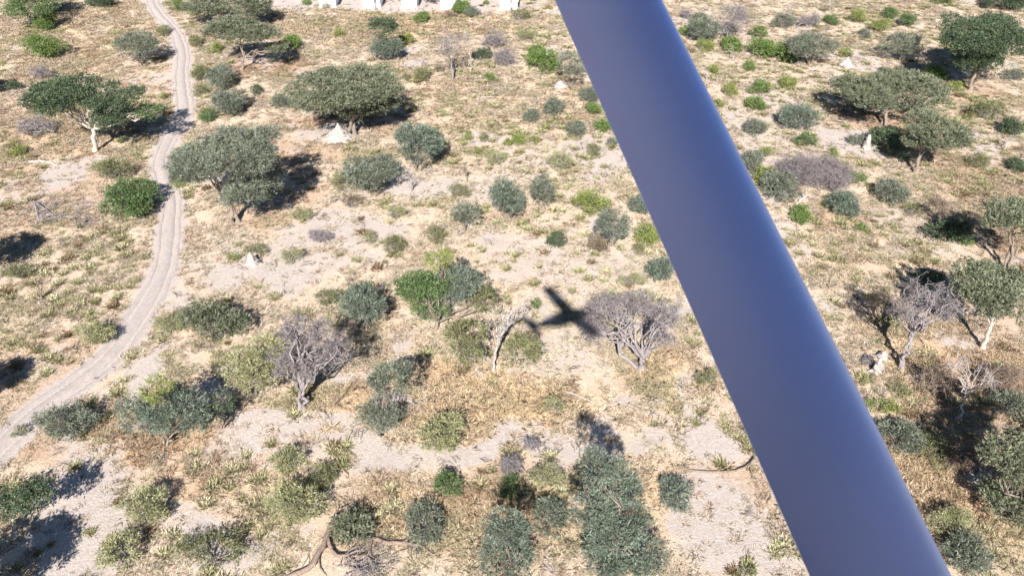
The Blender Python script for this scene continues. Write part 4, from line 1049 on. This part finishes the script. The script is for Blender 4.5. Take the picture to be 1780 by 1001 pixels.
def tent(px, py, wpx, label, rot):
    b = on_z(px, py); s = F_PX / depth_of(b); w = wpx / s; b[1] += 2.6; b[2] = gz(b[0], b[1]) - .05
    root = empty('safari_tent', b); root.rotation_euler = (0, 0, rot); tag(root, label, 'tent', 'white tents of the camp')
    h = w / 2; d = 2.6
    m = MB(); boxm(m, -h - .25, h + .25, -d - .3, d + .3, 0, .22); add_obj('plinth', m, CONCRETE, root)
    m = MB()
    V = [(-h, -d, .2), (h, -d, .2), (h, -d, 2.45), (0, -d, 3.6), (-h, -d, 2.45)]; V += [(x, d, z) for x, _, z in V]
    m.add(V, [(0, 4, 9, 5), (1, 6, 7, 2)]); m.add(V, [(0, 1, 2, 3, 4), (9, 8, 7, 6, 5)])
    add_obj('wall', m, CANVAS, root)
    m = MB()
    for sg in (-1, 1):
        e = np.array([sg * (h + .35), 2.45 - .3]); r_ = np.array([0, 3.66])
        V = [(e[0], y, e[1] + o) for y in (-d - .3, d + .3) for o in (0, .06)] + [(0, y, r_[1] + o) for y in (-d - .3, d + .3) for o in (0, .06)]
        m.add(V, [(0, 1, 3, 2), (4, 6, 7, 5), (0, 4, 5, 1), (2, 3, 7, 6), (0, 2, 6, 4), (1, 5, 7, 3)])
    add_obj('roof', m, ROOFC, root)
    m = MB(); boxm(m, -.5, .5, d - .02, d + .02, .25, 2.2); add_obj('door_flap', m, DOORM, root)
for (px, py, w, rot, lab) in (
        (451, 6, 17, .06, 'white canvas tent half hidden behind the grey acacia, leftmost of the camp'),
        (570, 14.5, 28, .03, 'white canvas tent with a small round bush in front'),
        (646, 15.5, 31, .0, 'white canvas tent with a bare forked tree in front'),
        (712, 15.5, 26, -.02, 'white canvas tent behind the lone bright green bush'),
        (779, 16, 25, -.02, 'white canvas tent partly hidden by the tall green bush'),
        (885, 18.5, 30, -.05, 'white canvas tent behind bare trunks, rightmost of the camp')):
    tent(px, py, w, lab, rot)
# wire fence
fx = [(466 + i * 14.2, 17.6 + .004 * i) for i in range(20)]
P0 = on_z(*fx[0])
fence = empty('wire_fence', (P0[0], P0[1], 0)); tag(fence, 'thin wire fence on posts in front of the white tents', 'fence')
pts = [on_z(*p) - np.array([P0[0], P0[1], 0]) for p in fx]
for i, p in enumerate(pts):
    m = MB(); zb = gz(p[0] + P0[0], p[1] + P0[1])
    lean = random.uniform(-.12, .12)
    tubes(m, np.array([[p[0], p[1], zb - .2], [p[0] + lean * .5, p[1], zb + .7], [p[0] + lean, p[1], zb + 1.35 + random.uniform(-.15, .1)], [p[0] + lean, p[1], zb + 1.36]]), np.array([.055, .05, .045, .002]), 6)
    add_obj('post', m, BROWNWOOD, fence)
for zz_ in (.4, .8, 1.2):
    m = MB(); tubes(m, np.array([[p[0], p[1] - .06, zz_] for p in pts]), np.full(len(pts), .008), 4); add_obj('wire', m, METAL, fence)

# ------------------------------------------------------------------ grass, low scrub and twig litter (nobody could count them)
def straw_mat(name, rough=.8):
    m, nt, b = new_mat(name)
    at = attr(nt, 'tint', 'INSTANCER')
    t = attr(nt, 'tone').outputs['Fac']
    hs = nt.nodes.new('ShaderNodeHueSaturation'); nt.links.new(at.outputs['Color'], hs.inputs['Color'])
    nt.links.new(ramp(nt, t, -.72, .78), hs.inputs['Value'])
    b.inputs['Roughness'].default_value = rough; b.inputs['Specular IOR Level'].default_value = .2
    nt.links.new(hs.outputs[0], b.inputs['Base Color'])
    tr_ = nt.nodes.new('ShaderNodeBsdfTranslucent'); nt.links.new(hs.outputs[0], tr_.inputs['Color'])
    mx = nt.nodes.new('ShaderNodeMixShader'); mx.inputs[0].default_value = .35
    nt.links.new(b.outputs[0], mx.inputs[1]); nt.links.new(tr_.outputs[0], mx.inputs[2])
    nt.links.new(mx.outputs[0], nt.nodes['Material Output'].inputs['Surface'])
    return m
STRAW = straw_mat('dry grass blades'); SCRUB = straw_mat('scrub leaves'); TWIGM = straw_mat('twig litter', .9)

def scatter(name, pts, scl, rotz, tint, variants, label):
    """one object: a point cloud that carries the tufts"""
    me = bpy.data.meshes.new(name); me.vertices.add(len(pts)); me.vertices.foreach_set('co', np.asarray(pts, np.float32).ravel())
    a = me.attributes.new('scl', 'FLOAT', 'POINT'); a.data.foreach_set('value', scl.astype(np.float32))
    a = me.attributes.new('rotz', 'FLOAT', 'POINT'); a.data.foreach_set('value', rotz.astype(np.float32))
    a = me.attributes.new('pick', 'INT', 'POINT'); a.data.foreach_set('value', rng.integers(0, len(variants), len(pts)).astype(np.int32))
    a = me.attributes.new('tint', 'FLOAT_COLOR', 'POINT'); a.data.foreach_set('color', np.c_[tint, np.ones(len(pts))].astype(np.float32).ravel())
    o = bpy.data.objects.new(name, me); COL.objects.link(o)
    c = bpy.data.collections.new(name + ' tufts')
    for i, vm in enumerate(variants):
        c.objects.link(bpy.data.objects.new('%s tuft %02d' % (name, i), vm))
    ng = bpy.data.node_groups.new(name, 'GeometryNodeTree')
    ng.interface.new_socket('Geometry', in_out='INPUT', socket_type='NodeSocketGeometry')
    ng.interface.new_socket('Geometry', in_out='OUTPUT', socket_type='NodeSocketGeometry')
    N = ng.nodes.new; L = ng.links.new
    gi = N('NodeGroupInput'); go = N('NodeGroupOutput')
    ci = N('GeometryNodeCollectionInfo'); ci.inputs['Collection'].default_value = c
    ci.inputs['Separate Children'].default_value = True; ci.inputs['Reset Children'].default_value = True
    ip = N('GeometryNodeInstanceOnPoints'); ip.inputs['Pick Instance'].default_value = True
    def na(n, t):
        k = N('GeometryNodeInputNamedAttribute'); k.data_type = t; k.inputs['Name'].default_value = n; return k.outputs['Attribute']
    cx = N('ShaderNodeCombineXYZ'); L(na('rotz', 'FLOAT'), cx.inputs['Z'])
    L(gi.outputs[0], ip.inputs['Points']); L(ci.outputs[0], ip.inputs['Instance']); L(na('pick', 'INT'), ip.inputs['Instance Index'])
    er = N('FunctionNodeEulerToRotation'); L(cx.outputs[0], er.inputs[0]); L(er.outputs[0], ip.inputs['Rotation']); L(na('scl', 'FLOAT'), ip.inputs['Scale'])
    L(ip.outputs[0], go.inputs[0])
    md = o.modifiers.new('tufts', 'NODES'); md.node_group = ng
    o['kind'] = 'stuff'; o['label'] = label
    return o

def tuft_mesh(name, n, lmin, lmax, width, spread, lift, mat, seed):
    r = np.random.default_rng(seed); m = MB()
    ang = r.uniform(0, 2 * pi, n); rad = np.abs(r.normal(0, spread, n))
    b = np.stack([np.cos(ang) * rad, np.sin(ang) * rad, np.full(n, -.03)], 1)
    a2 = ang + r.normal(0, .9, n); out = r.uniform(.25, 1.0, n); up = r.uniform(lift[0], lift[1], n)
    d = norm(np.stack([np.cos(a2) * out, np.sin(a2) * out, up], 1)); l = r.uniform(lmin, lmax, (n, 1))
    s = norm(np.cross(d, np.array([[0, 0, 1.0]])) + r.normal(0, .45, (n, 3))) * width * r.uniform(.6, 1.3, (n, 1)) * .5
    mid = b + d * l * .55; tip = b + d * l + np.array([0, 0, -.22]) * l
    V = np.stack([b - s, b + s, mid + s * .8, tip, mid - s * .8], 1)
    i = np.arange(n)[:, None] * 5
    m.add(V.reshape(-1, 3), (i + np.array([[0, 1, 2, 3, 4]])), np.repeat(r.random(n), 5))
    return m.mesh(name, mat)
GRASS = [tuft_mesh('grass tuft %d' % i, 34, .28, .85, .048, .22, (.12, .9), STRAW, 300 + i) for i in range(6)]
HAY = [tuft_mesh('hay tuft %d' % i, 42, .45, 1.10, .042, .40, (.0, .35), STRAW, 330 + i) for i in range(4)]
SCR = [tuft_mesh('scrub tuft %d' % i, 170, .25, .70, .075, .34, (.3, 1.2), SCRUB, 360 + i) for i in range(5)]
def twig_mesh(seed):
    r = np.random.default_rng(seed); m = MB(); n = 5
    a = r.normal(0, .25, (n, 3)); a[:, 2] = .04; th = r.uniform(-.7, .7, n); l = r.uniform(.4, 1.3, n)
    tubes(m, curve_paths(a, a + np.stack([np.cos(th) * l, np.sin(th) * l, r.uniform(0, .25, n)], 1), 5, .08, r), np.tile(np.linspace(.026, .012, 5), (n, 1)), 3, r.random(n))
    return m.mesh('twig', TWIGM)
TWG = [twig_mesh(400 + i) for i in range(5)]

def field(n, ymax=214):
    """random places over the ground the view can reach and a margin round it"""
    y = 32 + (ymax - 32) * rng.random(n * 2); half = 34 + .60 * y
    x = rng.uniform(-1, 1, n * 2) * 150
    k = np.abs(x) < half
    return x[k], y[k]
def mixv(a, b, t): return np.asarray(a) * (1 - t[:, None]) + np.asarray(b) * t[:, None]
# dry grass
x, y = field(N_GRASS)
sm = sand_mask(x, y); cl = fbm(x, y, 3.2, 51, 3); gd = blobs(GOLD, x, y, 11); rd = blobs(RED, x, y, 21)
keep = rng.random(len(x)) < np.clip((1 - sm * 1.02) * np.clip(.30 + (cl - .42) * 3.2 + gd * .55, .10, 1), 0.012, 1) * (1 - .45 * rd)
keep &= ~((dist_track(x, y) < 1.75) & (rng.random(len(x)) > .03 * (dist_track(x, y) < .45) + .010 + .25 * np.clip(dist_track(x, y) - 1.1, 0, .65)))
x, y, gd, rd, cl = x[keep], y[keep], gd[keep], rd[keep], cl[keep]
hue = fbm(x, y, 11, 77, 3); r1 = rng.random(len(x))
tint = mixv((.74, .62, .47), (.86, .77, .64), np.clip(r1, 0, 1))
tint = mixv(tint, (.84, .67, .455), np.clip(gd * .9 + (hue - .6), 0, 1))
tint = mixv(tint, (.47, .305, .185), np.clip(rd * .6 + (rng.random(len(x)) < .09) * .55 + np.clip((fbm(x, y, 5, 99, 3) - .58) * 3.0, 0, .34), 0, 1))
tint = mixv(tint, (.58, .54, .33), np.clip((fbm(x, y, 6, 88, 3) - .55) * 3, 0, .7))
tint *= rng.uniform(.82, 1.12, (len(x), 1))
pts = np.stack([x, y, height(x, y)], 1)
scatter('dry_grass', pts, rng.uniform(.55, 1.25, len(x)) * (.8 + .35 * gd), rng.uniform(0, 6.28, len(x)), tint, GRASS + HAY, 'dry straw and golden grass covering the ground')
# low pale scrub in drifts
x, y = field(26000)
def scrub_density(x, y):
    n = fbm(x, y, 6.5, 131, 3)
    d = np.clip((n - .53) * 3.2, 0, .55)
    d = np.maximum(d, blobs([(170, 460, 110, 80, .9), (90, 600, 90, 40, .5), (330, 860, 110, 70, .6), (520, 850, 70, 50, .8), (450, 540, 80, 40, .5), (640, 440, 90, 50, .35), (950, 430, 150, 60, .35), (900, 240, 150, 50, .4), (1480, 420, 110, 60, .6), (1690, 210, 90, 60, .7),
                                 (1380, 150, 120, 60, .4), (350, 940, 120, 60, .7), (980, 820, 60, 40, .5), (1030, 280, 80, 30, .5), (1540, 60, 140, 50, .5), (1680, 320, 110, 50, .6), (330, 340, 40, 40, .4), (40, 270, 50, 60, .4)], x, y, 141))
    return d
keep = rng.random(len(x)) < scrub_density(x, y) * .44 * (1 - sand_mask(x, y) * .75)
keep &= dist_track(x, y) > 2.3
x, y = x[keep], y[keep]
t = rng.random(len(x))
tint = mixv((.42, .39, .21), (.70, .65, .43), t)
tint = mixv(tint, (.38, .42, .16), np.clip((fbm(x, y, 10, 151) - .55) * 3, 0, .6))
tint = mixv(tint, (.28, .17, .10), (rng.random(len(x)) < .10) * .8)
scatter('low_scrub', np.stack([x, y, height(x, y)], 1), rng.uniform(.55, 1.6, len(x)), rng.uniform(0, 6.28, len(x)), tint, SCR, 'low pale olive scrub tufts in drifts among the grass')
# twig litter
x, y = field(2600); keep = dist_track(x, y) > 2.4; x, y = x[keep], y[keep]
tint = mixv((.16, .12, .10), (.42, .36, .32), rng.random(len(x)))
scatter('twig_litter', np.stack([x, y, height(x, y)], 1), rng.uniform(.6, 1.5, len(x)), rng.uniform(0, 6.28, len(x)), tint, TWG, 'scattered dead twigs lying on the ground')
